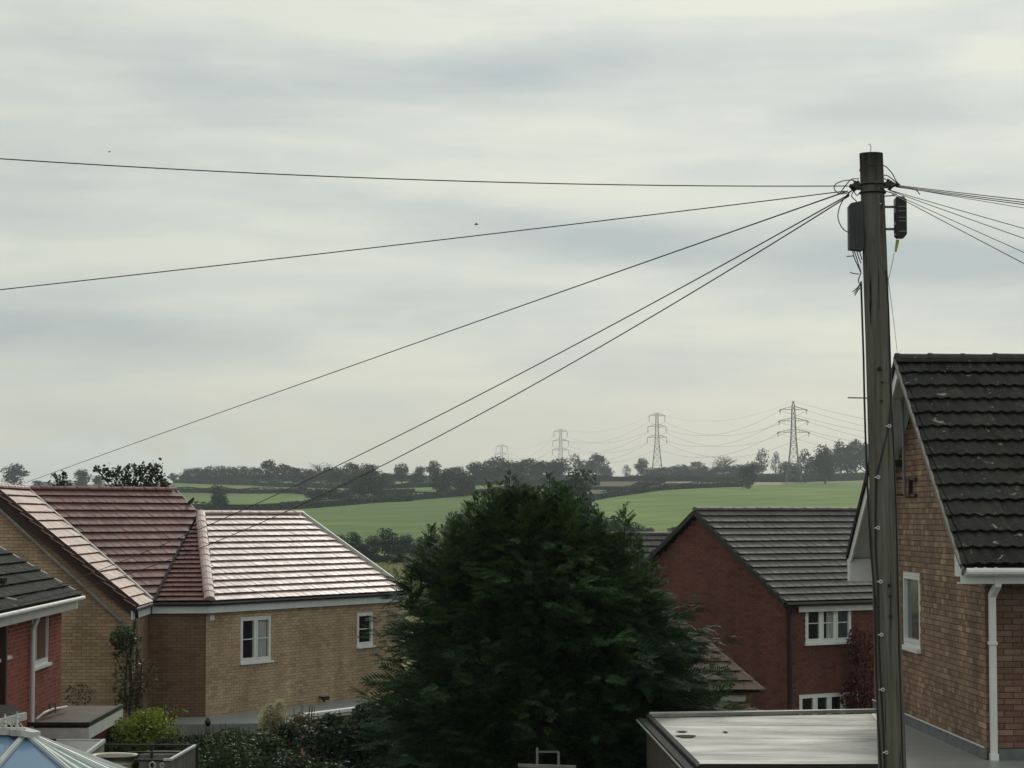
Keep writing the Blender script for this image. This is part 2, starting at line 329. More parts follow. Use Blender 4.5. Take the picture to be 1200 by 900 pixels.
# ------------------------------------------------------------------ structure
def frame_cols():
    a = np.concatenate([np.linspace(-1.4, -.27, 24)[:-1], np.linspace(-.27, .27, 260), np.linspace(.27, 1.4, 24)[1:]]); return a
def build_ground():
    T = frame_cols(); Y = np.concatenate([[-90, -40, 0, 15, 30, 45, 60, 80, 110, 150, 200], np.linspace(240, 400, 14), np.geomspace(410, 1600, 150), [1700, 1850, 2000, 2200, 2500, 3000, 3500, 4000]])
    nx, ny = len(T), len(Y); vs = np.zeros((ny, nx, 3)); cols = np.zeros((ny, nx, 4)); cols[..., 3] = 1
    G1, G2, G3 = (.112, .175, .048), (.138, .208, .052), (.092, .146, .044)
    BR, PALE, ROUGH, GARD = (.12, .105, .075), (.21, .19, .13), (.21, .21, .12), (.045, .05, .03)
    for j, y in enumerate(Y):
        for i, t in enumerate(T):
            x = t * (y + 110.0); z = ground(x, y); vs[j, i] = (x, y, z)
            if y < 200: c = GARD if y < 110 else ROUGH
            else:
                px, py = PX((x, y, z)); c = G1
                if y > 1650: c = G3
                elif px > 690:
                    edge = np.interp(px, [690, 740, 801, 865, 960, 1300], [583, 578, 571.5, 569, 566.5, 564])
                    if py > edge: c = G2 if py < 655 else G3
                    elif py > np.interp(px, [690, 753, 775, 870], [574, 571, 565, 562]): c = PALE if px > 753 else BR
                    else: c = BR if px < 790 else G3
                    if 883 < px < 915 and 565 < py < 568.5: c = (.36, .30, .19)
                else:
                    e1 = np.interp(px, [0, 228, 293, 363, 440, 515, 590, 647, 700], [598, 596, 596, 593, 586.5, 582.5, 576.5, 571, 569])
                    if py > e1: c = G1 if py < 654 else ROUGH
                    elif py > 582: c = G2
                    elif py > 574.5: c = G3 if px > 330 else (.12, .165, .06)
                    elif py > 570 and 275 < px < 350: c = PALE
                    else: c = G3 if px < 200 else G2
                    if px < 205 and py < 590: c = (.12, .105, .08)
            n = 1 + .10 * math.sin(x * .051 + y * .023) * math.sin(y * .017 - x * .011)
            cols[j, i, :3] = [min(1, k * n) for k in c]
    idx = np.arange(nx * ny).reshape(ny, nx); f = np.stack([idx[:-1, :-1], idx[:-1, 1:], idx[1:, 1:], idx[1:, :-1]], -1).reshape(-1, 4)
    m = mat('ground_fields', rough=.95, spec=.1); q = NB(m)
    at = q.n('ShaderNodeAttribute'); at.attribute_name = 'field'
    c = q.mix(1.0, at.outputs['Color'], q.ramp(q.noise(.02, 6, .65), [(.3, (.82, .84, .82)), (.7, (1.16, 1.12, 1.15))]), 'MULTIPLY')
    c = q.mix(1.0, c, q.ramp(q.noise(1, 5, .6, stretch=(.012, .09, .0), dist=.6), [(.35, (.82, .86, .82)), (.65, (1.14, 1.10, 1.10))]), 'MULTIPLY')
    w = q.n('ShaderNodeTexWave'); w.wave_type = 'BANDS'; w.bands_direction = 'X'; w.inputs['Scale'].default_value = .014; w.inputs['Distortion'].default_value = .8
    mp = q.n('ShaderNodeMapping'); mp.inputs['Rotation'].default_value = (0, 0, .5); q.l(q.geo.outputs['Position'], mp.inputs[0]); q.l(mp.outputs[0], w.inputs['Vector'])
    c = q.mix(.8, c, q.mix(1.0, c, q.ramp(w.outputs[0], [(.80, (1, 1, 1)), (.95, (.80, .84, .80))]), 'MULTIPLY')); q.col(c)
    q.bump(q.noise(.6, 4), .5, .3)
    o = meshobj('ground', vs.reshape(-1, 3), f, m, smooth=True)
    a = o.data.color_attributes.new('field', 'FLOAT_COLOR', 'POINT'); a.data.foreach_set('color', cols.reshape(-1).astype(np.float32)); o['kind'] = 'structure'
build_ground()

# ---------------------------------------------------------------- repeated pieces: the 290 that show largest as parts, the rest joined
class Pieces:
    def __init__(s, parent, name, m, limit=290): s.p = parent; s.name = name; s.m = m; s.limit = limit; s.items = []
    def inst(s, me, mx): s.items.append((s.key(mx.translation), me, mx))
    def own(s, vs, fs): c = sum((V(x) for x in vs), V()) / len(vs); s.items.append((s.key(c), vs, fs))
    def key(s, c):
        x, y = PX(c); out = max(0, -x, x - 1200, -y, y - 900); return c.y + (100 if out > 15 else 0)
    def finish(s, stuff=None):
        s.items.sort(key=lambda t: t[0]); b = base(s.p); vs, fs = [], []
        for i, (k, a, c) in enumerate(s.items):
            if i < s.limit:
                if isinstance(a, bpy.types.Mesh):
                    o = bpy.data.objects.new(s.name, a); link(o, s.p); o.matrix_local = Matrix.Translation(-b) @ c
                else: meshobj(s.name, a, c, s.m, s.p)
            else:
                o_ = len(vs)
                if isinstance(a, bpy.types.Mesh):
                    vs += [tuple(c @ v.co) for v in a.vertices]; fs += [tuple(o_ + j for j in p.vertices) for p in a.polygons]
                else: vs += [tuple(v) for v in a]; fs += [tuple(o_ + j for j in f) for f in c]
        if vs: meshobj(stuff or (s.name + 's'), vs, fs, s.m, s.p)['kind'] = 'stuff'
def clip_poly(sub, clip):          # Sutherland-Hodgman, clip is convex and counter-clockwise
    out = sub
    for i in range(len(clip)):
        a, b = clip[i], clip[(i + 1) % len(clip)]; ins = out; out = []
        def side(p): return (b[0] - a[0]) * (p[1] - a[1]) - (b[1] - a[1]) * (p[0] - a[0])
        for j in range(len(ins)):
            p, r = ins[j], ins[(j + 1) % len(ins)]; sp, sr = side(p), side(r)
            if sp >= 0: out.append(p)
            if (sp > 0 > sr) or (sp < 0 < sr): t = sp / (sp - sr); out.append((p[0] + t * (r[0] - p[0]), p[1] + t * (r[1] - p[1])))
        if len(out) < 3: return []
    return out
def area(p): return .5 * sum(p[i][0] * p[(i + 1) % len(p)][1] - p[(i + 1) % len(p)][0] * p[i][1] for i in range(len(p)))
TILE_CACHE = {}
def tile_mesh(g, w, m, waves=0):
    k = (round(g, 3), w, m.name, waves)
    if k in TILE_CACHE: return TILE_CACHE[k]
    if not waves:
        b = MB(); x0, x1 = .004, w - .004
        prof = [(-.045, .004, -.006), (g + .012, .060, .046)]           # v, top, bottom
        vs = [(x, v, z) for (v, t, bo) in prof for x in (x0, x1) for z in (t, bo)]
        b.add(vs, [(0, 2, 6, 4), (1, 5, 7, 3), (4, 6, 7, 5), (0, 4, 5, 1), (2, 3, 7, 6)])
        # raised interlock rib down one side
        b.add([(x, v, z) for (v, z) in ((0, .012), (g + .012, .066)) for x in (x1 - .035, x1 - .005)] + [(x, g + .012, .058) for x in (x1 - .035, x1 - .005)], [(0, 1, 3, 2), (2, 3, 5, 4)])
    else:
        b = MB(); n = 14; vs = []
        for (v, h, t) in ((-.05, .0, 0), (g * .5, .028, 0), (g + .015, .056, 0), (g + .015, .040, 1)):
            for i in range(n + 1):
                x = w * i / n; ph = 2 * math.pi * waves * i / n; wv = (.5 + .5 * math.sin(ph)) ** 1.2 * .023
                vs.append((x, v, h + wv + .006))
        fs = [(r * (n + 1) + i, (r + 1) * (n + 1) + i, (r + 1) * (n + 1) + i + 1, r * (n + 1) + i + 1) for r in range(3) for i in range(n)]
        b.add(vs, fs)
    me = bpy.data.meshes.new('roof_tile'); me.from_pydata(b.v, [], b.f); me.materials.append(m); TILE_CACHE[k] = me
    return me
def tile_face(pieces, poly, gauge, tw, m=None, waves=0, jit=.004, bond=True, sheet=None, u_align=None):
    poly = [V(p) for p in poly]; n = V()
    for i in range(len(poly)): n += poly[i].cross(poly[(i + 1) % len(poly)])
    n.normalize()
    if n.z < 0: n = -n; poly.reverse()
    u = V((0, 0, 1)).cross(n).normalized(); v = u.cross(n).normalized()
    if v.z > 0: v = -v; u = -u
    # right-handed (u, v, n) with v down the slope
    if u.cross(v).dot(n) < 0: u = -u
    O = max(poly, key=lambda p: p.z); q = [((p - O).dot(u), (p - O).dot(v)) for p in poly]
    if area(q) < 0: q.reverse()
    v0, v1 = min(p[1] for p in q), max(p[1] for p in q); rows = max(1, round((v1 - v0) / gauge)); g = (v1 - v0) / rows
    ua = min(p[0] for p in q) if u_align is None else u_align; ub = max(p[0] for p in q)
    m = m or pieces.m; me = tile_mesh(g, tw, m, waves)
    for r in range(rows):
        vt = v0 + r * g; off = (tw / 2 if (bond and r % 2) else 0)
        k = 0; x = ua - off
        while x < ub:
            cell = [(x, vt), (x + tw, vt), (x + tw, vt + g), (x, vt + g)]
            c = clip_poly(cell, q)
            if c:
                a = area(c) / (tw * g)
                if a > .985 or (waves and a > .3):
                    p = O + u * x + v * vt + n * random.uniform(0, jit)
                    rot = Matrix((u, v, n)).transposed().to_4x4(); rot = rot @ Matrix.Rotation(random.uniform(-.006, .006), 4, 'Z') @ Matrix.Rotation(random.uniform(-.008, .008), 4, 'Y')
                    pieces.inst(me, Matrix.Translation(p) @ rot)
                elif a > .04:
                    cc = clip_poly([(x + .004, vt - .001), (x + tw - .004, vt - .001), (x + tw - .004, vt + g + .012), (x + .004, vt + g + .012)], [(a_, b_ + (.012 if abs(b_ - v1) < 1e-6 else 0)) for a_, b_ in q])
                    if len(cc) >= 3:
                        top = [O + u * a_ + v * b_ + n * (.010 + .048 * (b_ - vt) / g) for a_, b_ in cc]; bot = [p - n * (.012 + .006 * max(0, (b_ - vt) / g)) for p, (a_, b_) in zip(top, cc)]
                        nn = len(cc); pieces.own(top + bot, [tuple(range(nn))] + [(i, i + nn, (i + 1) % nn + nn, (i + 1) % nn) for i in range(nn)])
            x += tw
    if sheet is not None: sheet.prism([p - n * .012 for p in poly], -n * .03)
    return u, v, n
def ridge_run(parent, a, b, m, step=.42, r=.11, name='ridge_tile', rise=.01, up=V((0, 0, 1))):
    a, b = V(a), V(b); d = b - a; L_ = d.length; d.normalize(); k = max(1, round(L_ / step)); s = L_ / k; side = d.cross(up).normalized(); upv = side.cross(d).normalized()
    mb = MB(); seg = 6
    for (t, rr) in ((0, r * 1.07), (s * .12, r * 1.07), (s * .13, r), (s * 1.05, r * .97)):
        for i in range(seg + 1): an = math.pi * i / seg; mb.v.append((t, math.cos(an) * rr, math.sin(an) * rr * .8))
    for j in range(3):
        for i in range(seg): o = j * (seg + 1) + i; mb.f.append((o, o + seg + 1, o + seg + 2, o + 1))
    mb.f.append(tuple(range(seg + 1)))
    me = bpy.data.meshes.new(name); me.from_pydata(mb.v, [], mb.f); me.materials.append(m)
    rot = Matrix((d, side, upv)).transposed().to_4x4()
    for i in range(k):
        o = bpy.data.objects.new(name, me); link(o, parent); o.matrix_local = Matrix.Translation(a + d * (s * i) + upv * (rise + random.uniform(-.004, .004)) - base(parent)) @ rot @ Matrix.Rotation(random.uniform(-.01, .01), 4, 'Z')
# ---------------------------------------------------------------- brick walls, every brick with its own edges
BRICK_CACHE = {}
def brick_mesh(w, m):
    k = (round(w, 3), m.name)
    if k not in BRICK_CACHE:
        b = MB(); b.box(0, w, 0, .03, 0, .065); b.f = [f for f in b.f if f != (2, 6, 7, 3)]
        me = bpy.data.meshes.new('brick'); me.from_pydata(b.v, [], b.f); me.materials.append(m); BRICK_CACHE[k] = me
    return BRICK_CACHE[k]
def brick_wall(parent, p0, p1, zb, zt, m, mortar, profile=None, opens=(), parts=0, name='brick', headers=0.0, sheet=None, jitter=.003, recess=.009):
    """outside is on the right-hand side going p0 -> p1; profile = [(u, z), ...] top line"""
    p0, p1 = V((*p0, 0)), V((*p1, 0)); d = (p1 - p0); L_ = d.length; d.normalize(); n = V((d.y, -d.x, 0)); prof = profile or [(0, zt), (L_, zt)]
    def span(z):
        xs = []
        for (ua, za), (ub, zb_) in zip(prof[:-1], prof[1:]):
            for k in range(41):
                u = ua + (ub - ua) * k / 40
                if za + (zb_ - za) * k / 40 >= z: xs.append(u)
        return (min(xs), max(xs)) if xs else None
    pc = Pieces(parent, name, m, parts); mo = MB(); z = zb; row = 0
    vs, fs = [], []
    while True:
        sp = span(z + .06)
        if sp is None or z > max(b for a, b in prof): break
        ivs = [sp]
        for (u0, u1, z0, z1) in opens:
            if z + .0375 > z0 and z + .0375 < z1:
                nv = []
                for (a, b) in ivs:
                    if u0 > a: nv.append((a, min(b, u0)))
                    if u1 < b: nv.append((max(a, u1), b))
                ivs = [(a, b) for a, b in nv if b - a > .02]
        for (a, b) in ivs:
            P0 = p0 + d * a - n * recess; P1 = p0 + d * b - n * recess
            mo.add([P0 + V((0, 0, z)), P1 + V((0, 0, z)), P1 + V((0, 0, z + .075)), P0 + V((0, 0, z + .075))], [(0, 1, 2, 3)])
            hdr = headers and random.random() < headers; st = .1125 if hdr else .225
            u = -(.1125 if row % 2 else 0) - (.056 if hdr else 0)
            while u < b:
                x0, x1 = max(u, a), min(u + st - .010, b)
                if x1 - x0 > .03:
                    j = random.uniform(-.001, jitter)
                    c = p0 + d * x0 + n * j + V((0, 0, z + .005))
                    if parts:
                        pc.inst(brick_mesh(x1 - x0, m), Matrix.Translation(c) @ Matrix((d, -n, V((0, 0, 1)))).transposed().to_4x4())
                    else:
                        o = len(vs); w = x1 - x0
                        A = c - n * .03; B = A + d * w; C = c + d * w; D = c
                        vs += [A, B, C, D]; vs += [q_ + V((0, 0, .065)) for q_ in (A, B, C, D)]
                        fs += [(o + 3, o + 2, o + 6, o + 7), (o + 4, o + 7, o + 6, o + 5), (o, o + 1, o + 2, o + 3), (o, o + 3, o + 7, o + 4), (o + 2, o + 1, o + 5, o + 6)]
                u += st
        z += .075; row += 1
    if parts: pc.finish(stuff='brickwork')
    elif vs: meshobj('brickwork', vs, fs, m, parent)['kind'] = 'stuff'
    mo.build('mortar', mortar, parent)
    return p0, d, n
def core(parent, pts, zb, zt, m, inset=.14, name='inner_wall'):
    pts = [V((*p, 0)) for p in pts]; c = sum(pts, V()) / len(pts); q = [c + (p - c) * (1 - inset / (p - c).length) for p in pts]
    return MB().prism([V((p.x, p.y, zb)) for p in q], (0, 0, zt - zb)).build(name, m, parent)
def window(parent, p0, d, n, u0, u1, z0, z1, lights=2, bar=True, fr=None, sill=True, glass=None, curtain=False, depth=.06, label=None):
    """white frame with its panes (sub-parts), set in the wall plane through p0 with direction d and outward n"""
    fr = fr or M['upvc']; glass = glass or M['glass']; t = .055; W_ = u1 - u0
    def pt(u, z, o=0): return p0 + d * u + n * o + V((0, 0, z))
    f = MB()
    def slab(a, b, c, e, o0=-.09, o1=-.012): f.obox(pt((a + b) / 2, (c + e) / 2, (o0 + o1) / 2), d * ((b - a) / 2), n * ((o1 - o0) / 2), V((0, 0, (e - c) / 2)))
    slab(u0, u1, z1 - t, z1); slab(u0, u1, z0, z0 + t); slab(u0, u0 + t, z0 + t, z1 - t); slab(u1 - t, u1, z0 + t, z1 - t)
    w = (W_ - 2 * t) / lights
    for i in range(1, lights): c = u0 + t + w * i; slab(c - .03, c + .03, z0 + t, z1 - t)
    wobj = f.build('window', fr, parent)
    if label: wobj['label'] = label
    for i in range(lights):
        a = u0 + t + w * i + (.03 if i else 0); b = u0 + t + w * (i + 1) - (.03 if i < lights - 1 else 0)
        s = MB()                                         # casement
        def ring(a, b, c, e, tt, o0, o1):
            for (aa, bb, cc, ee) in ((a, b, e - tt, e), (a, b, c, c + tt), (a, a + tt, c + tt, e - tt), (b - tt, b, c + tt, e - tt)):
                s.obox(pt((aa + bb) / 2, (cc + ee) / 2, (o0 + o1) / 2), d * ((bb - aa) / 2), n * ((o1 - o0) / 2), V((0, 0, (ee - cc) / 2)))
        ring(a + .003, b - .003, z0 + t + .003, z1 - t - .003, .042, -.075, -.004)
        if bar: s.obox(pt((a + b) / 2, (z0 + z1) / 2, -.045), d * ((b - a) / 2 - .044), n * .012, V((0, 0, .011)))
        s.build('casement', fr, wobj)
        MB().obox(pt((a + b) / 2, (z0 + z1) / 2, -.062), d * ((b - a) / 2 - .04), n * .004, V((0, 0, (z1 - z0) / 2 - t - .04))).build('pane', glass if not isinstance(glass, list) else glass[i], wobj)
    if curtain:
        for (a, b) in curtain:
            cm = MB(); k = 7
            for j in range(k): a1 = a + (b - a) * j / k; cm.obox(pt(a1 + (b - a) / k / 2, (z0 + z1) / 2, -.052), d * ((b - a) / k / 2 * .9), n * .001, V((0, 0, (z1 - z0) / 2 - t - .05)))
            cm.build('curtain', M['curtain'], wobj)
    if sill: MB().obox(pt((u0 + u1) / 2, z0 - .03, -.01), d * (W_ / 2 + .05), n * .07, V((0, 0, .028))).build('sill', fr, wobj)
    return wobj
def ucoord(px, py, p0, d, n):
    q_ = on_plane(px, py, p0, n); return (q_ - p0).dot(d), q_.z
def opening(px0, px1, py0, py1, p0, d, n, snap=None):
    a = ucoord(px0, (py0 + py1) / 2, p0, d, n)[0]; b = ucoord(px1, (py0 + py1) / 2, p0, d, n)[0]; pm = (px0 + px1) / 2
    z1 = ucoord(pm, py0, p0, d, n)[1]; z0 = ucoord(pm, py1, p0, d, n)[1]
    if snap is not None: z0 = snap + round((z0 - snap) / .075) * .075; z1 = snap + round((z1 - snap) / .075) * .075
    return (min(a, b), max(a, b), z0, z1)
def walldirs(p0, p1):
    p0, p1 = V((*p0, 0)), V((*p1, 0)); d = (p1 - p0).normalized(); return p0, d, V((d.y, -d.x, 0))
def soft_poly(name, pts, off, m, parent): return MB().prism(pts, off).build(name, m, parent)
# =========================================================== beige brick house with the red tiled roofs
EZ, RZ = -2.10, .645
A0, VV, J = V((-8.59, 52, EZ)), V((-8.70, 55.3, EZ)), V((-12.06, 56.7, RZ)); AR = V((-11.90, 51.9, RZ))
K2, K3, Q2, Q1 = V((-7.34, 55.5, EZ)), V((-2.97, 63.0, EZ)), V((-6.06, 64.8, .04)), V((-8.32, 60.9, .04))
R_, S_ = V((-9.05, 61.2, .66)), V((-8.39, 60.8, .05))
gz = -7.4
H = thing('brick_house', 'tan brick house with bright red and pink tiled roofs, left of the big conifer', 'house', (-8.6, 56, gz))
sheet = MB()
pc = Pieces(H, 'roof_tile', M['tile_red'], 296)
tile_face(pc, [A0, VV, J, AR], .306, .30, M['tile_salmon_sheen'], sheet=sheet)
for i, it in enumerate(pc.items):
    if not isinstance(it[1], bpy.types.Mesh): pass
salmon_own = [it for it in pc.items if not isinstance(it[1], bpy.types.Mesh)]
pc.items = [it for it in pc.items if isinstance(it[1], bpy.types.Mesh)]
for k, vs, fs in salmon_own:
    me = bpy.data.meshes.new('roof_tile'); me.from_pydata([tuple(x) for x in vs], [], fs); me.materials.append(M['tile_salmon_sheen']); pc.items.append((k, me, Matrix.Identity(4)))
nb = len(pc.items)
pc2 = Pieces(H, 'roof_tile', M['tile_red'], 296 - nb)
tile_face(pc2, [J, R_, S_, VV], .306, .30, sheet=sheet)
tile_face(pc2, [VV, K2, Q1], .300, .30, sheet=sheet)
pc3 = Pieces(H, 'roof_tile', M['tile_pink_glare'], 0)
tile_face(pc3, [K2, K3, Q2, Q1], .298, .30, sheet=sheet)
pc.finish(); pc2.finish('red_roof_tiles'); pc3.finish('pink_glare_roof_tiles')
# hidden slopes
Lw = V((-15.3, 51.9, EZ)); nC = V((.864, -.503, 0)); K4 = Q2 - nC * 3.58; K4.z = EZ; K5 = Q1 - nC * 3.58; K5.z = EZ
for poly in ([AR, J, V((-12.3, 63, RZ)), V((-15.5, 63, EZ)), Lw], [J, R_, V((-12.6, 63.6, EZ)), V((-14.4, 60, EZ))], [Q1, Q2, K4, K5]):
    sheet.prism(poly, (0, 0, -.04))
sheet.build('roof_felt', M['felt'], H)
ridge_run(H, AR + V((0, -.1, 0)), J, M['tile_salmon_sheen']); ridge_run(H, J, R_, M['tile_red'])
ridge_run(H, Q1, Q2 + V((.25, .43, 0)) * .3, M['tile_pink_glare']); ridge_run(H, K2 + V((.0, 0, .03)), Q1, M['tile_pink_glare'], r=.14, name='hip_tile', step=.4)
# valleys and verges
MB().bar(VV + V((0, 0, .09)), J + V((0, 0, .05)), .05, .05).build('valley_trim', M['white_line'], H)
v = MB(); v.bar(VV + V((.06, -.1, .05)), Q1 + V((-.09, -.1, .04)), .06, .03); v.build('valley_gutter', M['felt'], H)
MB().bar(Q2 + V((.10, .06, .02)), K3 + V((.1, .1, .05)), .05, .10).build('verge_trim', M['upvc_old'], H)
MB().bar(R_ + V((.03, .02, 0)), S_ + V((.0, .02, .02)), .06, .07).build('verge_trim', M['black'], H)
dn = (A0 - AR); dn.normalize()
MB().bar(AR + V((0, .07, -.05)), A0 + V((.02, .07, -.05)), .03, .30).build('bargeboard', M['door'], H)
MB().bar(AR + V((0, .14, -.30)), A0 + V((-.3, .14, -.30)), .14, .06).build('verge_soffit', M['timber_grey'], H)
# walls
wA0, wA1 = (-15.2, 52.15), (-8.64, 52.15); wV = (-8.80, 55.42); wK2 = (-7.44, 55.66); wK3 = (-3.05, 63.12)
brick_wall(H, wA0, wA1, gz, EZ, M['brick_tan'], M['mortar'], profile=[(0, EZ), (3.28, RZ - .06), (6.56, EZ - .1)])
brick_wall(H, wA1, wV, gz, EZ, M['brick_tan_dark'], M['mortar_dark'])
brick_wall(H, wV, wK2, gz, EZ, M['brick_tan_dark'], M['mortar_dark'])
p0, d, n = walldirs(wK2, wK3)
o1 = opening(282, 318, 722, 775, p0, d, n, gz); o2 = opening(418.5, 437.5, 717, 757, p0, d, n, gz)
brick_wall(H, wK2, wK3, gz, EZ, M['brick_tan'], M['mortar'], opens=(o1, o2))
window(H, p0, d, n, *o1, lights=2, curtain=[(o1[0] + .62, o1[1] - .14)]); window(H, p0, d, n, *o2, lights=1, glass=M['glass'])
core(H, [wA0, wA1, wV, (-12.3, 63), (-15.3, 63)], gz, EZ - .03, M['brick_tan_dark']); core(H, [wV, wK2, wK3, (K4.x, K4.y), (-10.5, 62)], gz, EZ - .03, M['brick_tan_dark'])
f = MB(); g_ = MB()
for a, b in ((A0, VV), (VV, K2), (K2, K3)):
    dd = (b - a).normalized(); out = V((dd.y, -dd.x, 0)); f.bar(a - out * .05 + V((0, 0, -.17)), b - out * .05 + dd * .04 + V((0, 0, -.17)), .03, .20)
    g_.tube([a + out * .02 + V((0, 0, -.045)), b + out * .02 + dd * .03 + V((0, 0, -.045))], .05, 8)
f.build('fascia', M['fascia'], H); g_.build('gutter', M['black'], H)
pt_ = on_plane(248, 724, p0, n); MB().obox(pt_ + n * .01, d * .09, n * .012, V((0, 0, .06))).build('wall_vent', M['upvc_old'], H)
dp = A0 + V((.03, .25, 0)); MB().tube([dp + V((0, -.15, -.05)), dp + V((0, 0, -.35)), dp + V((-.12, .05, -.55)), V((dp.x - .14, dp.y + .05, gz))], .045, 8).build('downpipe', M['black'], H)
wl = on_plane(374, 817, p0, n)
b = MB(); b.bar(wl, wl + n * .16, .04); b.obox(wl + n * .2 + V((0, 0, -.02)), d * .12, n * .05, V((0, 0, .045))); b.tube([wl + n * .14, wl + n * .16 + V((0, 0, -.12))], .03, 6); b.build('wall_lamp', M['black'], H)
# small bird on the verge
def bird(loc, s, label, wings=False, yaw=0):
    r = thing('bird', label, 'bird', loc); b = MB(); a = V(loc)
    if wings:
        b.tube([a + V((-.10, 0, -.01)) * s, a + V((-.05, 0, 0)) * s, a + V((.03, 0, .005)) * s, a + V((.09, 0, .01)) * s, a + V((.13, 0, 0)) * s], [.004 * s, .028 * s, .034 * s, .02 * s, .003 * s], 6); b.build('body', M['bird'], r, True)
        for sg in (-1, 1):
            MB().add([a + V((.04, sg * .02, .01)) * s, a + V((-.03, sg * .02, .01)) * s, a + V((-.03 + .01, sg * .14, .06)) * s, a + V((.03, sg * .13, .065)) * s, a + V((-.04, sg * .27, .02)) * s, a + V((.04, sg * .02, .018)) * s, a + V((-.03, sg * .02, .018)) * s], [(0, 1, 2, 3), (3, 2, 4), (5, 3, 2, 6)]).build('wing', M['bird'], r)
    else:
        b.tube([a + V((-.09, 0, .01)) * s, a + V((-.06, 0, .05)) * s, a + V((-.01, 0, .085)) * s, a + V((.03, 0, .125)) * s, a + V((.055, 0, .16)) * s, a + V((.08, 0, .165)) * s], [.006 * s, .022 * s, .038 * s, .03 * s, .022 * s, .004 * s], 8); b.build('body', M['bird'], r, True)
        MB().obox(a + V((-.10, 0, .005)) * s, V((.05, 0, .02)) * s, V((0, .012, 0)) * s, V((0, 0, .004)) * s).build('tail', M['bird'], r)
        for sg in (-1, 1): MB().tube([a + V((0, sg * .014, .06)) * s, a + V((.005, sg * .016, 0)) * s], .004 * s, 4).build('leg', M['bird'], r)
    return r
bird(R_ + (S_ - R_) * .72 + V((0, 0, .03)), 1.3, 'small dark bird perched on the red roof edge above the pink roof')
bird(P(558, 263, 60), .55, 'dark bird flying just above the second overhead cable', True)
bird(P(128, 178, 90), .5, 'faint dark bird flying above the topmost overhead cable, upper left', True)
# =========================================================== red brick house at the left edge, dark roof
gL = -7.2
HL = thing('brick_house', 'red brick house at the left edge with dark grey tiled roof and white gutter', 'house', (-9, 42, gL))
w0, w1 = V((-8.62, 29.0)), V((-9.06, 46.0)); p0, d, n = walldirs(w0, w1); E = -1.62
oA = opening(38, 57.5, 711, 779, p0, d, n, gL); oB = opening(-22, 10, 722, 771, p0, d, n, gL)
oA = (oA[0], oA[1], oA[2], E - .15); oB = (oB[0], oB[1], oB[2], E - .15)
brick_wall(HL, w0, w1, gL, E - .05, M['brick_rust'], M['mortar_pale'], opens=(oA, oB), recess=.006)
window(HL, p0, d, n, *oA, lights=1, bar=False, glass=M['curtain'], curtain=[(oA[0] + .35, oA[0] + .75)]); window(HL, p0, d, n, *oB, lights=2, bar=False)
brick_wall(HL, (-9.06, 46.0), (-15.8, 46.0), gL, E, M['brick_rust'], M['mortar_pale'], profile=[(0, E), (3.35, .42), (6.7, E)])
core(HL, [w0, w1, (-15.7, 46.0), (-15.7, 29)], gL, E - .05, M['brick_red'])
ee0, ee1 = V((-8.30, 29.0, E)), V((-8.74, 46.4, E)); rr0, rr1 = V((-12.0, 29.0, .50)), V((-12.44, 46.4, .50))
sheet = MB(); pc = Pieces(HL, 'roof_tile', M['tile_dark'], 120)
tile_face(pc, [ee0, ee1, rr1, rr0], .33, .33, sheet=sheet); pc.finish()
sheet.prism([rr0, rr1, V((-16.1, 46.4, E)), V((-15.7, 29, E))], (0, 0, -.05)); sheet.build('roof_felt', M['felt'], HL)
ridge_run(HL, rr0 + V((0, 4, 0)), rr1, M['tile_dark'])
MB().bar(rr1 + V((0, .02, -.03)), ee1 + V((0, .02, -.03)), .04, .12).build('verge_trim', M['upvc_old'], HL)
g_ = MB(); g_.tube([ee0 + V((.04, 0, -.05)), ee1 + V((.04, 0.05, -.05))], .045, 10); g_.build('gutter', M['upvc_old'], HL)
MB().bar(ee0 + V((-.08, 0, -.17)), ee1 + V((-.08, 0, -.17)), .03, .16).build('fascia', M['upvc_old'], HL)
MB().bar(ee0 + V((-.2, 0, -.25)), ee1 + V((-.2, 0, -.25)), .26, .02).build('soffit', M['upvc_old'], HL)
dpp = on_plane(38.5, 760, p0 + n * .07, n)
dpp.z = 0
MB().tube([V((dpp.x + .1, dpp.y, E - .08)), V((dpp.x + .08, dpp.y, E - .3)), V((dpp.x, dpp.y, E - .5)), V((dpp.x, dpp.y, -4.15))], .045, 10).build('downpipe', M['upvc'], HL)
MB().obox(V((dpp.x, dpp.y, -4.2)), (.1, 0, 0), (0, .1, 0), (0, 0, .14)).build('drain_hopper', M['upvc_old'], HL)
bp = on_plane(4, 760, p0 + n * .08, n); MB().bar(V((bp.x, bp.y, E - .2)), V((bp.x, bp.y, gL)), .12, .12).build('downpipe', M['door'], HL)
hk = on_plane(18, 722, p0 + n * .05, n); MB().bar(hk, hk + V((0, 0, -.16)), .05, .04).build('cable_bracket', M['upvc_old'], HL)
sk = P(12, 703, 40.2); MB().bar(sk + V((-.22, -.6, .12)), sk + V((.08, .1, 0)), .05, .03).build('eaves_flashing', M['upvc_old'], HL)
# vent pipe standing on the dark slope (far left)
vp = P(3, 694, 41.2); MB().tube([vp + V((0, 0, -.25)), vp + V((0, 0, .18))], .05, 8).tube([vp + V((0, 0, .18)), vp + V((0, 0, .26))], .08, 8).build('vent_pipe', M['black'], HL)
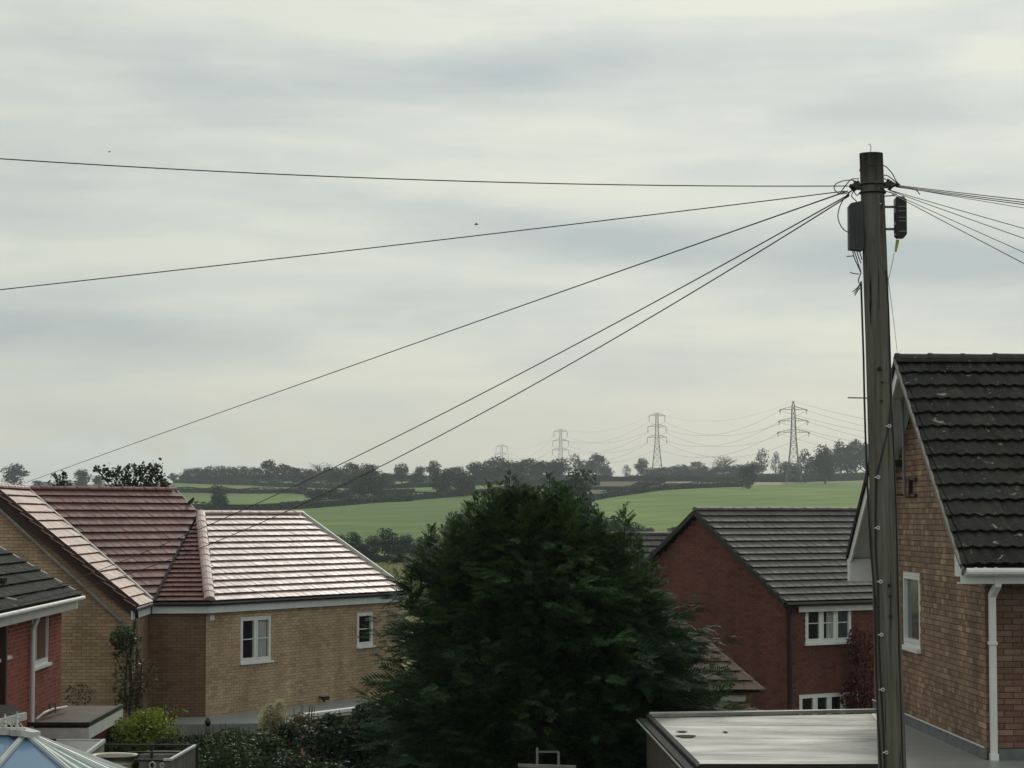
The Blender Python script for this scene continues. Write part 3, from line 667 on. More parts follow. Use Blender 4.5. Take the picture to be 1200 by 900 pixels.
# small lean-to roof behind the conservatory
lt = thing('porch', 'low dark lean-to roof with pale edge behind the conservatory ridge', 'porch', P(8, 845, 37) )
qa = [P(-40, 826, 38.5), P(17, 826, 38.5), P(29, 838, 37.2), P(-40, 851, 35.5)]
MB().prism(qa, (0, 0, -.05)).build('roof_covering', M['tile_dark'], lt); MB().bar(P(-30, 855, 35.6), P(30, 839, 37.2), .05, .12).build('edge_board', M['upvc_old'], lt)
MB().prism([p + V((-.15, .1, -.1)) for p in qa], (0, 0, -3.2)).build('wall', M['brick_rust'], lt)
# =========================================================== flat roof with pale fascia beside it
FR = thing('flat_roof_extension', 'low extension with brown felt flat roof and pale grey fascia, beside the red brick wall', 'extension', (-9, 44, gL))
q4 = [V((-8.95, 42.5, -3.86)), V((-7.86, 42.5, -3.86)), V((-7.93, 46.6, -3.86)), V((-9.0, 46.6, -3.86))]
q4[0] = V((-8.98, 42.5, -3.86))
MB().prism(q4, (0, 0, -.04)).build('roof_covering', M['brown_felt'], FR)
b = MB(); b.bar(q4[0], q4[1] + V((.03, 0, 0)), .07, .07); b.bar(q4[1], q4[2], .07, .07); b.build('edge_trim', M['black'], FR)
b = MB(); b.bar(q4[0] + V((0, 0, -.17)), q4[1] + V((0, 0, -.17)), .03, .20); b.bar(q4[1] + V((.01, 0, -.17)), q4[2] + V((.01, 0, -.17)), .03, .22); b.build('fascia', M['upvc_old'], FR)
MB().box(-8.95, -8.05, 42.7, 46.4, gL, -3.93).build('wall', M['brick_rust'], FR)
cb = MB(); pr = [P(42, 843, 43), P(52, 835, 43.5), P(62, 831, 44), P(78, 828, 45)]; cb.tube([p + V((0, 0, .0)) for p in pr], .025, 6); tag(cb.build('hose', M['upvc_old'], None, True), 'pale hose lying across the brown felt flat roof', 'hose')
st = thing('bracket', 'small grey metal bracket standing on the brown felt flat roof', 'bracket', P(62, 834, 44))
b = MB(); b.bar(P(56, 825, 44), P(66, 825, 44), .03); b.bar(P(65, 825, 44), P(65, 836, 44), .03); b.bar(P(58, 825, 44), P(58, 836, 44.1), .03); b.build('frame', M['steel'], st)
# =========================================================== grey flat roof running along the foot of the tan wall
GR = thing('flat_roof_extension', 'long low grey flat roof along the foot of the tan brick wall', 'extension', (-6.6, 54, gz))
ga, gb = P(194, 846, 53.6), P(420, 845, 54.4)
ga.z = gb.z = -4.88; out = V(((gb - ga).y, -(gb - ga).x, 0)).normalized()
MB().prism([ga, gb, V((gb.x, 61.5, -4.88)), V((ga.x, 56.2, -4.88))], (0, 0, -.05)).build('roof_covering', M['fascia_grey'], GR)
MB().bar(ga + V((0, 0, -.13)) + out * .02, gb + V((0, 0, -.13)) + out * .02, .03, .25).build('fascia', M['fascia_grey'], GR)
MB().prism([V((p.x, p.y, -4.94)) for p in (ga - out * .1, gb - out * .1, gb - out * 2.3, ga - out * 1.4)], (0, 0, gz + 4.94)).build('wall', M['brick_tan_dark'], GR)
WR = thing('garden_wall', 'white topped garden wall rising behind the dark hedge, left of the conifer', 'wall', P(400, 850, 51))
wa, wb = P(355, 838, 50.5), P(450, 826, 54.5)
MB().bar(wa, wb, .22, .06).build('coping', M['upvc'], WR); MB().bar(wa + V((0, 0, -.09)), wb + V((0, 0, -.09)), .12, .05).build('rail', M['upvc_old'], WR)
MB().prism([wa + V((0, 0, -.11)), wb + V((0, 0, -.11)), wb + V((0, .12, -.11)), wa + V((0, .12, -.11))], (0, 0, -2.6)).build('wall', M['brick_tan_dark'], WR)
# =========================================================== right-hand house: buff brick gable, dark pantiles
gR = -5.6
HR = thing('brick_house', 'buff brick house at the right edge with mossy dark pantile roof', 'house', (6.5, 31.5, gR))
Cn, Cf = (5.77, 27.9), (5.55, 35.1); er, rr_ = -.62, 2.12
gd = V((-.03055, .99953, 0)); fd = V((.99953, .03055, 0)); ov = .35
p0, d, n = walldirs(Cf, Cn); Lg = (V((*Cn, 0)) - V((*Cf, 0))).length
oW = opening(1057.5, 1078, 672, 756, p0, d, n, gR)
brick_wall(HR, Cf, Cn, gR, er, M['brick_buff'], M['mortar_dark'], profile=[(0, er + .06), (Lg / 2, rr_ - .14), (Lg, er + .06)], opens=(oW,), parts=190, headers=.45)
window(HR, p0, d, n, *oW, lights=1, bar=False, glass=M['glass_pale'], depth=.08)
P1 = V((*Cn, 0)) + fd * 8; brick_wall(HR, Cn, (P1.x, P1.y), gR, er, M['brick_plum'], M['mortar_dark'], parts=105)
core(HR, [Cf, Cn, (P1.x, P1.y), (P1.x, P1.y + 7.2)], gR, er, M['brick_buff'])
mid = V((5.66, 31.5, 0)); eN = V((*Cn, 0)) - gd * .28; eF = V((*Cf, 0)) + gd * .28
def hp(p, off, z): q_ = p + fd * off; return V((q_.x, q_.y, z))
rA, rB = hp(mid, -ov, rr_), hp(mid, 8.3, rr_); nA, nB = hp(eN, -ov, er), hp(eN, 8.3, er); fA, fB = hp(eF, -ov, er), hp(eF, 8.3, er)
sheet = MB(); pc = Pieces(HR, 'roof_tile', M['tile_dark'], 296)
tile_face(pc, [nA, nB, rB, rA], .335, .33, waves=2, bond=False, sheet=sheet); 
pcb = Pieces(HR, 'roof_tile', M['tile_dark'], 0); tile_face(pcb, [fA, fB, rB, rA], .335, .33, waves=2, bond=False, sheet=sheet)
pc.finish(); pcb.finish('far_slope_tiles'); sheet.build('roof_felt', M['felt'], HR)
ridge_run(HR, rA, rB, M['tile_moss'], r=.15, step=.45, rise=.0)
dN = (nA - rA).normalized(); dF = (fA - rA).normalized()
# verge: undercloak edge, bargeboards, soffits
MB().bar(rA + V((-.01, 0, .02)), nA + V((-.01, 0, .02)), .03, .04).build('verge_edge', M['timber_grey'], HR)
MB().bar(rA + V((.02, 0, -.06)), nA + V((.02, 0, -.06)), .025, .10).build('bargeboard', M['timber_grey'], HR)
MB().bar(rA + V((-.0, 0, -.02)), fA + V((-.0, 0, -.02)), .05, .09).build('verge_edge', M['tile_dark'], HR)
MB().bar(rA + V((.02, 0, -.15)), fA + V((.02, 0, -.15)), .03, .20).build('bargeboard', M['upvc'], HR)
for a in (nA, fA):
    s_ = MB(); b_ = -.09 if a is nA else -.16
    s_.prism([rA + V((.04, 0, b_)), a + V((.04, 0, b_)), a + fd * ov + V((0, 0, b_)), rA + fd * ov + V((0, 0, b_))], (0, 0, -.015)); s_.build('soffit', M['fascia'], HR)
# boxed eaves ends
MB().prism([nA + V((0, .0, -.02)), nA + V((0, .42, .28)), nA + V((0, .42, -.12)), nA + V((0, .05, -.12))], (.03, 0, 0)).build('eaves_end_board', M['upvc'], HR)
MB().obox(fA + V((.19, -.12, -.22)), (.19, 0, 0), (0, .12, 0), (0, 0, .17)).build('eaves_box', M['upvc'], HR)
g_ = MB(); g0, g1 = nA + V((.05, -.06, -.06)), nB + V((0, -.06, -.06)); g_.tube([g0, g1], .048, 12)
for t in (.09, .19, .31, .8): g_.tube([g0 + fd * (t * 1.1 + .0), g0 + fd * (t * 1.1 + .03)], .056, 12)
g_.build('gutter', M['upvc'], HR)
MB().bar(nA + V((0, .05, -.13)), nB + V((0, .05, -.13)), .03, .15).build('fascia', M['upvc'], HR)
MB().bar(nA + V((0, .17, -.2)), nB + V((0, .17, -.2)), .02, .22, up=(0, 1, 0)).build('soffit', M['upvc_old'], HR)
dx = V((5.84, 27.82, 0)); b = MB(); b.obox(dx + V((.04, -.13, er - .17)), (.04, 0, 0), (0, .04, 0), (0, 0, .075)); b.bar(dx + V((.04, -.13, er - .22)), dx + V((0, 0, er - .36)), .075, .075); b.bar(dx + V((0, 0, er - .34)), dx + V((0, 0, -3.0)), .078, .078)
b.obox(dx + V((0, 0, -1.55)), (.052, 0, 0), (0, .052, 0), (0, 0, .018)); b.obox(dx + V((0, 0, -2.93)), (.05, 0, 0), (0, .05, 0), (0, 0, .05)); b.build('downpipe', M['upvc'], HR)
# vent, lead flashing
vt = on_plane(1056, 543, p0, n); MB().obox(vt + n * .06, d * .11, n * .06, V((0, 0, .05))).build('wall_vent', M['black'], HR)
# cable on the gable
ab = [on_plane(x, y, p0 + n * .02, n) for x, y in ((1047, 572), (1040, 585), (1038, 620), (1040, 660))]; MB().tube(ab, .012, 5).build('wall_cable', M['cable'], HR)
# =========================================================== aerial on the gable
AE = thing('television_aerial', 'television aerial mast on rusty bracket, fixed to the buff brick gable', 'aerial', on_plane(1059, 582, p0, n))
a1 = on_plane(1060, 580, p0 + n * .16, n); a2 = on_plane(1057.5, 466, p0 + n * .16, n); MB().tube([a1, a2], .020, 6).build('mast', M['steel'], AE)
for yy in (561, 580):
    l_, r_ = on_plane(1059, yy, p0 + n * .03, n), on_plane(1073, yy, p0 + n * .03, n); b = MB(); b.bar(l_, r_, .035); b.bar(l_, l_ + n * .16, .03); b.build('bracket_arm', M['door'], AE)
b = MB(); b.bar(on_plane(1066.5, 560, p0 + n * .035, n), on_plane(1066.5, 581, p0 + n * .035, n), .05); b.build('bracket_plate', M['door'], AE)
bm = a2 + V((0, 0, -.02)); e0, e1 = bm + V((-.02, .55, .08)), bm + V((0, -.45, -.04)); MB().bar(e0, e1, .022).build('boom', M['steel'], AE)
for k in range(6):
    c = e0 + (e1 - e0) * (k / 5); MB().bar(c + V((-.13, 0, 0)), c + V((.10, 0, .02)), .010).build('aerial_element', M['steel'], AE)
MB().bar(e0 + V((-.12, 0, .2)), e0 + V((.1, 0, -.16)), .12, .012).build('reflector', M['upvc_old'], AE)
# =========================================================== flat-roofed garage
GA = thing('garage', 'flat roofed garage with pale streaked felt roof, below the telegraph pole', 'garage', (3.8, 30, gR))
zr = -2.97
e_l0, e_l1 = V((2.22, 26.85, zr)), V((2.03, 33.7, zr)); e_r1 = V((5.60, 34.55, zr)); e_r0 = V((5.78, 27.75, zr)); q5, q6 = V((9.5, 27.8, zr)), V((9.5, 26.85, zr))
MB().prism([e_l0, e_l1, e_r1, V((5.66, 33, zr)), e_r0 + V((0, .1, 0)), q5, q6], (0, 0, -.06)).build('roof_covering', M['felt_pale'], GA)
MB().prism([V((4.62, 26.9, zr + .004)), V((5.38, 34.3, zr + .004)), V((5.58, 34.4, zr + .004)), e_r0 + V((0, .1, .004)), V((9.4, 27.85, zr + .004)), V((9.4, 26.9, zr + .004))], (0, 0, .006)).build('painted_shade_strip', M['felt_grey'], GA)  # grey overlay painting the shade and reflection on the felt beside the gable
for k in range(3):
    y = 28.6 + k * 1.95; MB().box(2.2, 4.6 + (y - 26.9) * .1, y, y + .05, zr, zr + .003).build('felt_seam', M['felt_pale'], GA)
b = MB(); b.bar(e_l1 + V((0, .03, .035)), e_r1 + V((0, .03, .035)), .10, .05); b.build('back_kerb', M['felt_pale'], GA)
MB().bar(e_l1 + V((0, .10, .06)), e_r1 + V((0, .10, .04)), .03, .03).build('back_edge_trim', M['upvc_old'], GA)
MB().bar(e_l0 + V((-.02, 0, .02)), e_l1 + V((-.02, 0, .02)), .07, .05).build('side_kerb', M['felt'], GA)
MB().bar(e_l0 + V((-.12, 0, -.03)), e_l1 + V((-.12, 0, -.03)), .11, .05).build('side_gutter', M['felt'], GA)
MB().bar(e_l0 + V((-.20, 0, -.03)), e_l1 + V((-.20, .0, -.03)), .02, .02).build('side_edge_line', M['timber_grey'], GA)
MB().bar(V((2.18, 26.8, zr + .02)), V((4.45, 26.8, zr + .02)), .08, .12).build('front_kerb', M['black'], GA)
MB().box(2.10, 5.5, 27.0, 33.9, gR - .1, zr - .07).build('wall', M['brick_plum'], GA); MB().box(1.97, 2.09, 27.0, 33.6, gR - .1, zr - .10).build('side_cladding', M['timber'], GA)
MB().box(5.9, 9.4, 27.0, 27.75, gR - .1, zr - .07).build('wall', M['brick_plum'], GA)
for (x, y, w, h) in ((804, 862.5, 22, 3.2), (799, 857, 13, 1.6), (850, 857.5, 6, 1.4)):
    c = on_plane(x, y, V((0, 0, zr + .013)), V((0, 0, 1))); rx = w / 2 * c.y / FPX; ry = h / 2 * c.y / FPX / ((y - HORIZON) / FPX)
    vs = [c] + [c + V((math.cos(a) * rx * (1 + .25 * math.sin(3 * a)), math.sin(a) * ry, 0)) for a in [k * math.pi / 12 for k in range(24)]]
    MB().add(vs, [(0, i + 1, (i + 1) % 24 + 1) for i in range(24)]).build('puddle', M['felt'], GA)
fl = MB(); f0, f1 = V((5.745, 27.85, zr + .075)), V((5.52, 35.0, zr + .075)); fl.bar(f0, f1, .03, .155); fl.bar(V((5.90, 27.84, zr + .07)), V((9.4, 27.95, zr + .07)), .03, .15); fl.build('flashing', M['lead'], GA)
b = MB(); b.bar(f0 + V((-.02, 0, .085)), f1 + V((-.02, 0, .085)), .012, .018); b.bar(f0 + V((-.035, 0, -.072)), f1 + V((-.035, 0, -.072)), .02, .012); b.build('sealant_line', M['white_line'], GA)
# =========================================================== dark red brick house behind the garage
gD = -7.4
HD = thing('brick_house', 'dark red brick house with steep gable and grey tiled roof, behind the garage', 'house', (7, 59, gD))
r = V((.82, .572, 0)); g = V((.572, -.82, 0)); Cw = V((6.80, 57.0, 0)); eD, tD = -2.14, .13; hw = 3.36
apex = Cw - g * hw; Cl = Cw - g * 2 * hw
brick_wall(HD, (Cl.x, Cl.y), (Cw.x, Cw.y), gD, eD, M['brick_red'], M['mortar_dark'], profile=[(0, eD), (hw, tD - .1), (2 * hw, eD)], parts=0)
Cr = Cw + r * 9; p0, d, n = walldirs((Cw.x, Cw.y), (Cr.x, Cr.y))
oU = opening(944, 998, 708, 754, p0, d, n, gD); oL = opening(937, 1007, 813, 858, p0, d, n, gD)
brick_wall(HD, (Cw.x, Cw.y), (Cr.x, Cr.y), gD, eD, M['brick_red'], M['mortar_dark'], opens=(oU, oL))
window(HD, p0, d, n, *oU, lights=3, glass=[M['glass'], M['glass'], M['glass_pale']], curtain=[(oU[0] + .75, oU[0] + .95)]); window(HD, p0, d, n, *oL, lights=4, bar=False, glass=[M['glass'], M['glass'], M['glass'], M['glass_pale']])
core(HD, [Cl, Cw, Cr, Cl + r * 9][0:0] or [(Cl.x, Cl.y), (Cw.x, Cw.y), (Cr.x, Cr.y), ((Cl + r * 9).x, (Cl + r * 9).y)], gD, eD, M['brick_red'])
def dz(p, z): return V((p.x, p.y, z))
ra, rb = dz(apex - r * .12, tD), dz(apex + r * 9.2, tD); ea, eb = dz(Cw - r * .12 + g * .15, eD - .02), dz(Cw + r * 9.2 + g * .15, eD - .02); la, lb = dz(Cl - r * .12 - g * .15, eD - .02), dz(Cl + r * 9.2 - g * .15, eD - .02)
sheet = MB(); pc = Pieces(HD, 'roof_tile', M['tile_grey'], 296); tile_face(pc, [ea, eb, rb, ra], .305, .30, sheet=sheet); pc.finish('roof_tiles')
pc = Pieces(HD, 'roof_tile', M['tile_grey'], 0); tile_face(pc, [la, lb, rb, ra], .305, .30, sheet=sheet); pc.finish('far_slope_tiles'); sheet.build('roof_felt', M['felt'], HD)
ridge_run(HD, ra, rb, M['tile_grey'], r=.10)
for e_ in (ea, la): MB().bar(ra + V((0, 0, -.05)) - r * .02, e_ + V((0, 0, -.05)) - r * .02, .05, .12).build('dry_verge', M['black'], HD)
MB().tube([ea + V((0, 0, -.05)) + g * .05, eb + V((0, 0, -.05)) + g * .05], .055, 8).build('gutter', M['black'], HD)
MB().bar(ea + V((0, 0, -.17)) + r * .5 - g * .06, eb + V((0, 0, -.17)) - g * .06, .03, .17).build('fascia', M['upvc_old'], HD)
dq = Cw + r * .12 + g * .05; MB().tube([dz(dq + g * .1, eD - .08), dz(dq, eD - .35), dz(dq, gD)], .045, 8).build('downpipe', M['black'], HD)
# grey roof peeping out behind its left verge
HG = thing('house', 'house showing only a strip of grey tiled roof, left behind the dark red gable', 'house', (2.5, 68, gD))
gx0, gx1 = 0.2, 5.2; sheet = MB(); pc = Pieces(HG, 'roof_tile', M['tile_grey'], 160); tile_face(pc, [V((gx0, 65, -2.9)), V((gx1, 65, -2.9)), V((gx1, 68.4, -.58)), V((gx0, 68.4, -.58))], .305, .30, sheet=sheet); pc.finish()
sheet.prism([V((gx0, 71.8, -2.9)), V((gx1, 71.8, -2.9)), V((gx1, 68.4, -.58)), V((gx0, 68.4, -.58))], (0, 0, -.05)); sheet.build('roof_felt', M['felt'], HG)
ridge_run(HG, V((gx0, 68.4, -.58)), V((gx1, 68.4, -.58)), M['tile_grey'], r=.1); MB().box(gx0 + .2, gx1 - .2, 65.2, 71.6, gD, -2.95).build('wall', M['brick_red'], HG)
# small hipped building with brown tiles, at the conifer's right foot
HB = thing('outbuilding', 'small outbuilding with brown hipped tile roof between conifer and dark red gable', 'outbuilding', (3.6, 47.5, gD + .2))
x1, x0, y0, y1, ez, rz = 5.06, 1.2, 46.0, 49.2, -3.52, -2.10
c0, c1, c2, c3 = V((x0, y0, ez)), V((x1, y0, ez)), V((x1, y1, ez)), V((x0, y1, ez)); ha, hb = V((x0, (y0 + y1) / 2, rz)), V((x1 - 1.6, (y0 + y1) / 2, rz))
sheet = MB(); pc = Pieces(HB, 'roof_tile', M['tile_brown'], 200); tile_face(pc, [c0, c1, hb, ha], .27, .27, sheet=sheet); tile_face(pc, [c1, c2, hb], .27, .27, sheet=sheet); tile_face(pc, [c2, c3, ha, hb], .27, .27, sheet=sheet); pc.finish(); sheet.build('roof_felt', M['felt'], HB)
ridge_run(HB, c1, hb, M['tile_brown'], r=.07, name='hip_tile', rise=-.02); ridge_run(HB, ha, hb, M['tile_brown'], r=.09)
MB().box(x0 + .3, x1 - .25, y0 + .25, y1 - .25, gD + .2, ez - .05).build('wall', M['render'], HB)
MB().box(x1 - .85, x1 - .35, y0 + .18, y0 + .24, ez - .22, ez - .1).build('lintel', M['upvc_old'], HB)
pc = Pieces(HB, 'brick', M['brick_buff'], 60)
for k in range(24):
    z_ = gD + .3 + k * .15; w_ = .34 if k % 2 else .22
    if z_ < ez - .2: pc.inst(brick_mesh(w_, M['brick_buff']), Matrix.Translation((x1 - .25 - w_, y0 + .24, z_)) @ Matrix.Diagonal((1, 1, 1.9, 1)))
pc.finish()
# =========================================================== telegraph pole
def PT(px, py, off=0): return P(px, py, 18.8 + off)
pole_top, pole_900 = PT(1021, 180), PT(1045.5, 900)
ax = (pole_900 - pole_top); k = (-5.95 - pole_top.z) / ax.z; pole_bot = pole_top + ax * k
TP = thing('telegraph_pole', 'tall weathered wooden telegraph pole with junction boxes and cables, near the right', 'pole', pole_bot)
def axis(z): return pole_top + ax * ((z - pole_top.z) / ax.z)
b = MB(); nseg, ns = 28, 24; zs = [pole_top.z + (pole_bot.z - pole_top.z) * i / ns for i in range(ns + 1)]
for i, z in enumerate(zs):
    c = axis(z); rr = .097 + .031 * (pole_top.z - z) / 8.8
    for j in range(nseg): a = 2 * math.pi * j / nseg; q_ = rr * (1 + .012 * math.sin(3 * a + z * 1.3) + .010 * math.sin(7 * a + 2.1 * z)); b.v.append((c.x + q_ * math.cos(a), c.y + q_ * math.sin(a), z))
for i in range(ns):
    for j in range(nseg): o = i * nseg + j; o2_ = i * nseg + (j + 1) % nseg; b.f.append((o, o2_, o2_ + nseg, o + nseg))
cv = len(b.v); b.v.append(tuple(pole_top + V((0, 0, .012)))); b.f += [(cv, j, (j + 1) % nseg) for j in range(nseg)]
b.build('shaft', M['pole'], TP, True)
b = MB(); ct = PT(1020.5, 181); b.tube([ct + V((0, 0, -.03)), ct + V((0, 0, .075)), ct + V((-.006, 0, .088)), ct + V((-.02, 0, .08))], .003, 5); b.build('top_nail', M['steel'], TP)
fr_ = -.13   # in front of the pole
# fittings at the top, both sides
for (sg, cx, cy) in ((-1, 1003, 219), (1, 1043, 217)):
    b = MB(); c = PT(cx, cy); b.obox(c + V((-sg * .03, 0, 0)), (.05, 0, 0), (0, .035, 0), (0, 0, .022)); b.tube([c + V((sg * .05, 0, 0)), c + V((-sg * .03, 0, .03))], [.012, .03], 8); b.tube([c + V((0, -.05, -.02)), c + V((sg * .06, -.06, .005))], .014, 6); b.tube([c + V((0, .05, -.03)), c + V((sg * .045, .05, .02))], .014, 6)
    b.build('cable_clamp', M['black_metal'], TP)
b = MB(); z_ = PT(1021, 219).z
for zz in (z_ + .02, z_ - .05): c = axis(zz); b.tube([c + V((math.cos(a) * .105, math.sin(a) * .105, 0)) for a in [2 * math.pi * j / 16 for j in range(17)]], .009, 5, False)
b.build('steel_band', M['black_metal'], TP)
# left grey box
c = PT(1002.5, 265.5); bx = MB(); w_, h_ = .060, .195
poly = [(-w_, -h_), (w_ - .012, -h_ - .012), (w_, -h_ + .01), (w_, h_ + .01), (w_ - .02, h_ + .012), (-w_ + .018, h_ - .005), (-w_, h_ - .03)]
bx.prism([c + V((x, -.055, z)) for x, z in poly], (0, .10, 0)); JB = bx.build('junction_box', M['grey_box'], TP); JB['label'] = 'grey rectangular junction box on the left side'
MB().obox(c + V((0, -.057, -.02)), (.012, 0, 0), (0, .004, 0), (0, 0, .15)).build('lid_rib', M['grey_box'], JB)
# right black closure on two arms
c = PT(1055, 255); bx = MB(); w_, h_ = .046, .172
poly = [(-w_ + .018, -h_), (w_ - .022, -h_), (w_, -h_ + .03), (w_, h_ - .03), (w_ - .022, h_), (-w_ + .012, h_), (-w_, h_ - .02), (-w_, -h_ + .02)]
bx.prism([c + V((x, -.05, z)) for x, z in poly], (0, .10, 0)); JC = bx.build('junction_box', M['black'], TP); JC['label'] = 'black ribbed splice case held off on two arms at the right'
for zz in (-.12, -.035, -.005, .05, .085): MB().obox(c + V((.012, -.052, zz)), (.034, 0, 0), (0, .006, 0), (0, 0, .004)).build('rib', M['steel'], JC)
for zz in (-.10, 0.0): MB().obox(c + V((-.05, -.02, zz)), (.006, 0, 0), (0, .01, 0), (0, 0, .035)).build('latch', M['grey_box'], JC)
for yy in (242.5, 268.5): MB().bar(PT(1036, yy), PT(1048.5, yy), .022, .018).build('bracket_arm', M['steel'], TP)
MB().bar(PT(1034, 230), PT(1050, 229), .009).build('bracket_arm', M['steel'], TP)
MB().tube([PT(1052, 281), PT(1051, 287), PT(1049.5, 295)], [.014, .013, .009], 6).build('yellow_tag', M['yellow'], TP)
# step iron, knots, bolts
MB().tube([PT(1016, 466.5), PT(993.5, 466)], .006, 6).build('step_bolt', M['steel'], TP)
MB().tube([PT(1032, 238.5, -.11), PT(1032, 238.5, -.13)], .007, 6).build('bolt_head', M['upvc_old'], TP)
b = MB()
for (x, y, h) in ((1043, 686, .03), (1043.5, 698, .02), (1044, 722, .03), (1031, 432, .035), (1034, 448, .02), (1033, 470, .02)): b.tube([PT(x, y, -.115), PT(x, y, -.135)], [h * .6, h * .4], 7)
b.build('wood_knot', M['black'], TP)
# cables clipped down the pole
def on_pole(x, y, o=-.12): return PT(x, y, o)
runs = [[(1009, 330), (1010, 360), (1012, 420), (1013, 470), (1014.5, 520), (1017, 580), (1020, 640), (1024, 700), (1025, 760), (1027, 820), (1031, 905), (1033, 960)],
        [(1042, 440), (1043, 470), (1040, 498), (1031, 533), (1024.5, 560), (1024, 600), (1024, 640), (1027, 690), (1027.5, 740), (1030, 800), (1034, 880), (1036, 960)],
        [(1037, 318), (1040, 360), (1042, 420), (1043, 470), (1046, 520), (1049, 600), (1051, 700), (1053, 800), (1056, 905)]]
for i, rn in enumerate(runs):
    pts = []
    for (x, y) in rn:
        zc = PT(x, y).z; cx_ = axis(zc); rr = .094 + .030 * (pole_top.z - zc) / 8.8 + .008; dxx = PT(x, y).x - cx_.x; oy = -math.sqrt(max(0, rr * rr - dxx * dxx)) if abs(dxx) < rr else 0; pts.append(V((PT(x, y).x, cx_.y + oy, zc)))
    MB().tube(pts, .0085 if i < 2 else .006, 6).build('pole_cable', M['cable'], TP)
for (x, y) in ((1039.5, 500), (1026.5, 559.5), (1026.5, 618.5), (1029.5, 681), (1030.5, 743), (1032, 807), (1036, 880)):
    zc = PT(x, y).z; cx_ = axis(zc); dxx = PT(x, y).x - cx_.x; oy = -math.sqrt(max(0, .118 ** 2 - dxx * dxx)) - .012; c = V((PT(x, y).x, cx_.y + oy, zc))
    cl = MB(); cl.tube([c + V((.012 * math.cos(a), -.004, .012 * math.sin(a))) for a in [k * math.pi / 5 for k in range(11)]], .005, 5, False); cl.bar(c + V((-.030, 0, 0)), c + V((-.010, 0, 0)), .009); cl.build('cable_clip', M['upvc_old'], TP)
# loops and tails at the pole head
loops = [[(1006, 214), (998, 211), (988, 212), (979, 216), (978, 222), (984, 227), (993, 226), (1000, 222)],
         [(1007, 209.5), (998, 210), (992, 216), (986, 224), (983.5, 228)],
         [(1000, 222), (992, 229), (986, 238), (983, 246), (982, 255), (985, 264), (990, 270), (996, 272.5), (1004, 272.5)],
         [(1000, 224), (998, 230), (1003, 235), (1005, 240)], [(1003, 218), (1000, 211), (1005, 216)], [(999, 222), (1004, 229), (1007, 226)],
         [(1007, 200), (1010, 196), (1018, 194), (1026, 193)],
         [(1035, 194), (1039, 196), (1046, 204), (1050, 212), (1055, 217)], [(1036, 205.5), (1040, 206), (1047, 211), (1052, 216)], [(1036, 209), (1042, 213), (1048, 218)],
         [(1064, 219), (1070, 222), (1074, 223), (1078, 228)], [(1026, 214), (1032, 219), (1038, 224), (1046, 226), (1051, 228)],
         [(1001, 294), (1003, 300), (1007, 313), (1009, 318)], [(1004, 293), (1006, 301), (1009, 308)], [(999, 293), (1001, 302), (1005, 311), (1009, 320)], [(1007, 294), (1010, 304)],
         [(1009, 320), (1006, 328), (1008, 335)], [(1009, 332), (1004, 338), (999, 342)], [(1009, 336), (1005, 341), (1002, 346)], [(1010, 330), (1006, 337), (1001, 344)],
         [(1007, 321), (1001, 320.5), (996, 319)], [(992, 300.5), (1000, 300)]]
for lp in loops:
    pts = [PT(x, y, -.02 - .1 * (abs(x - 1021) < 14)) for x, y in lp]
    sm = []
    for i in range(len(pts) - 1):
        a0_, a1_, a2_, a3_ = pts[max(i - 1, 0)], pts[i], pts[i + 1], pts[min(i + 2, len(pts) - 1)]
        for t in (0, .33, .66): sm.append(.5 * ((2 * a1_) + (-a0_ + a2_) * t + (2 * a0_ - 5 * a1_ + 4 * a2_ - a3_) * t * t + (-a0_ + 3 * a1_ - 3 * a2_ + a3_) * t ** 3))
    sm.append(pts[-1]); MB().tube(sm, .0045, 5).build('loose_cable', M['cable'], TP)
# =========================================================== overhead cables
def cable(a, mid_px, b_, r, label, group='overhead cables at the telegraph pole', n=60, second=None):
    a, b_ = V(a), V(b_); lo, hi = 0, 1
    if mid_px:
        for _ in range(50):
            t = (lo + hi) / 2; x = PX(a + (b_ - a) * t)[0]
            if (x > mid_px[0]) == (PX(a)[0] > PX(b_)[0]): lo = t
            else: hi = t
        t = (lo + hi) / 2; p = a + (b_ - a) * t; q_ = P(mid_px[0], mid_px[1], p.y); sag = (p.z - q_.z) / (4 * t * (1 - t))
    else: sag = .02
    pts = [a + (b_ - a) * (i / n) - V((0, 0, 4 * sag * (i / n) * (1 - i / n))) for i in range(n + 1)]
    if second:      # hang the curve through two measured points
        tz = []
        for (qx, qy) in (mid_px, second):
            lo, hi = 0, 1
            for _ in range(50):
                t = (lo + hi) / 2; x = PX(a + (b_ - a) * t)[0]
                if (x > qx) == (PX(a)[0] > PX(b_)[0]): lo = t
                else: hi = t
            tz.append((t, P(qx, qy, (a + (b_ - a) * t).y).z - a.z))
        (t1, z1), (t2, z2) = tz; c_ = (z2 / t2 - z1 / t1) / (t2 - t1); bb = z1 / t1 - c_ * t1
        pts = [V((a.x + (b_.x - a.x) * t, a.y + (b_.y - a.y) * t, a.z + bb * t + c_ * t * t)) for t in [i / n for i in range(n + 1)]]
    o = MB().tube(pts, r * .54, 6).build('overhead_cable', M['cable'], None, True, loc=a); tag(o, label, 'cable', group); return o
hL = PT(997, 219); hR = PT(1046, 219)
def ext(a, px, py, d_, k):   # continue past the frame edge
    q_ = P(px, py, d_); return q_ + (q_ - V(a)) * k
cable(PT(994, 218), (500, 211), ext(PT(994, 218), 0, 186, 17.0, 2.5), .0085, 'highest overhead cable, running nearly level from the pole to the left edge', second=(0, 186))
cable(PT(990, 224), (500, 283), ext(PT(990, 224), 0, 339.5, 19.5, 2.5), .0085, 'second highest overhead cable left of the pole, leaving through the left edge at mid height', second=(0, 339.5))
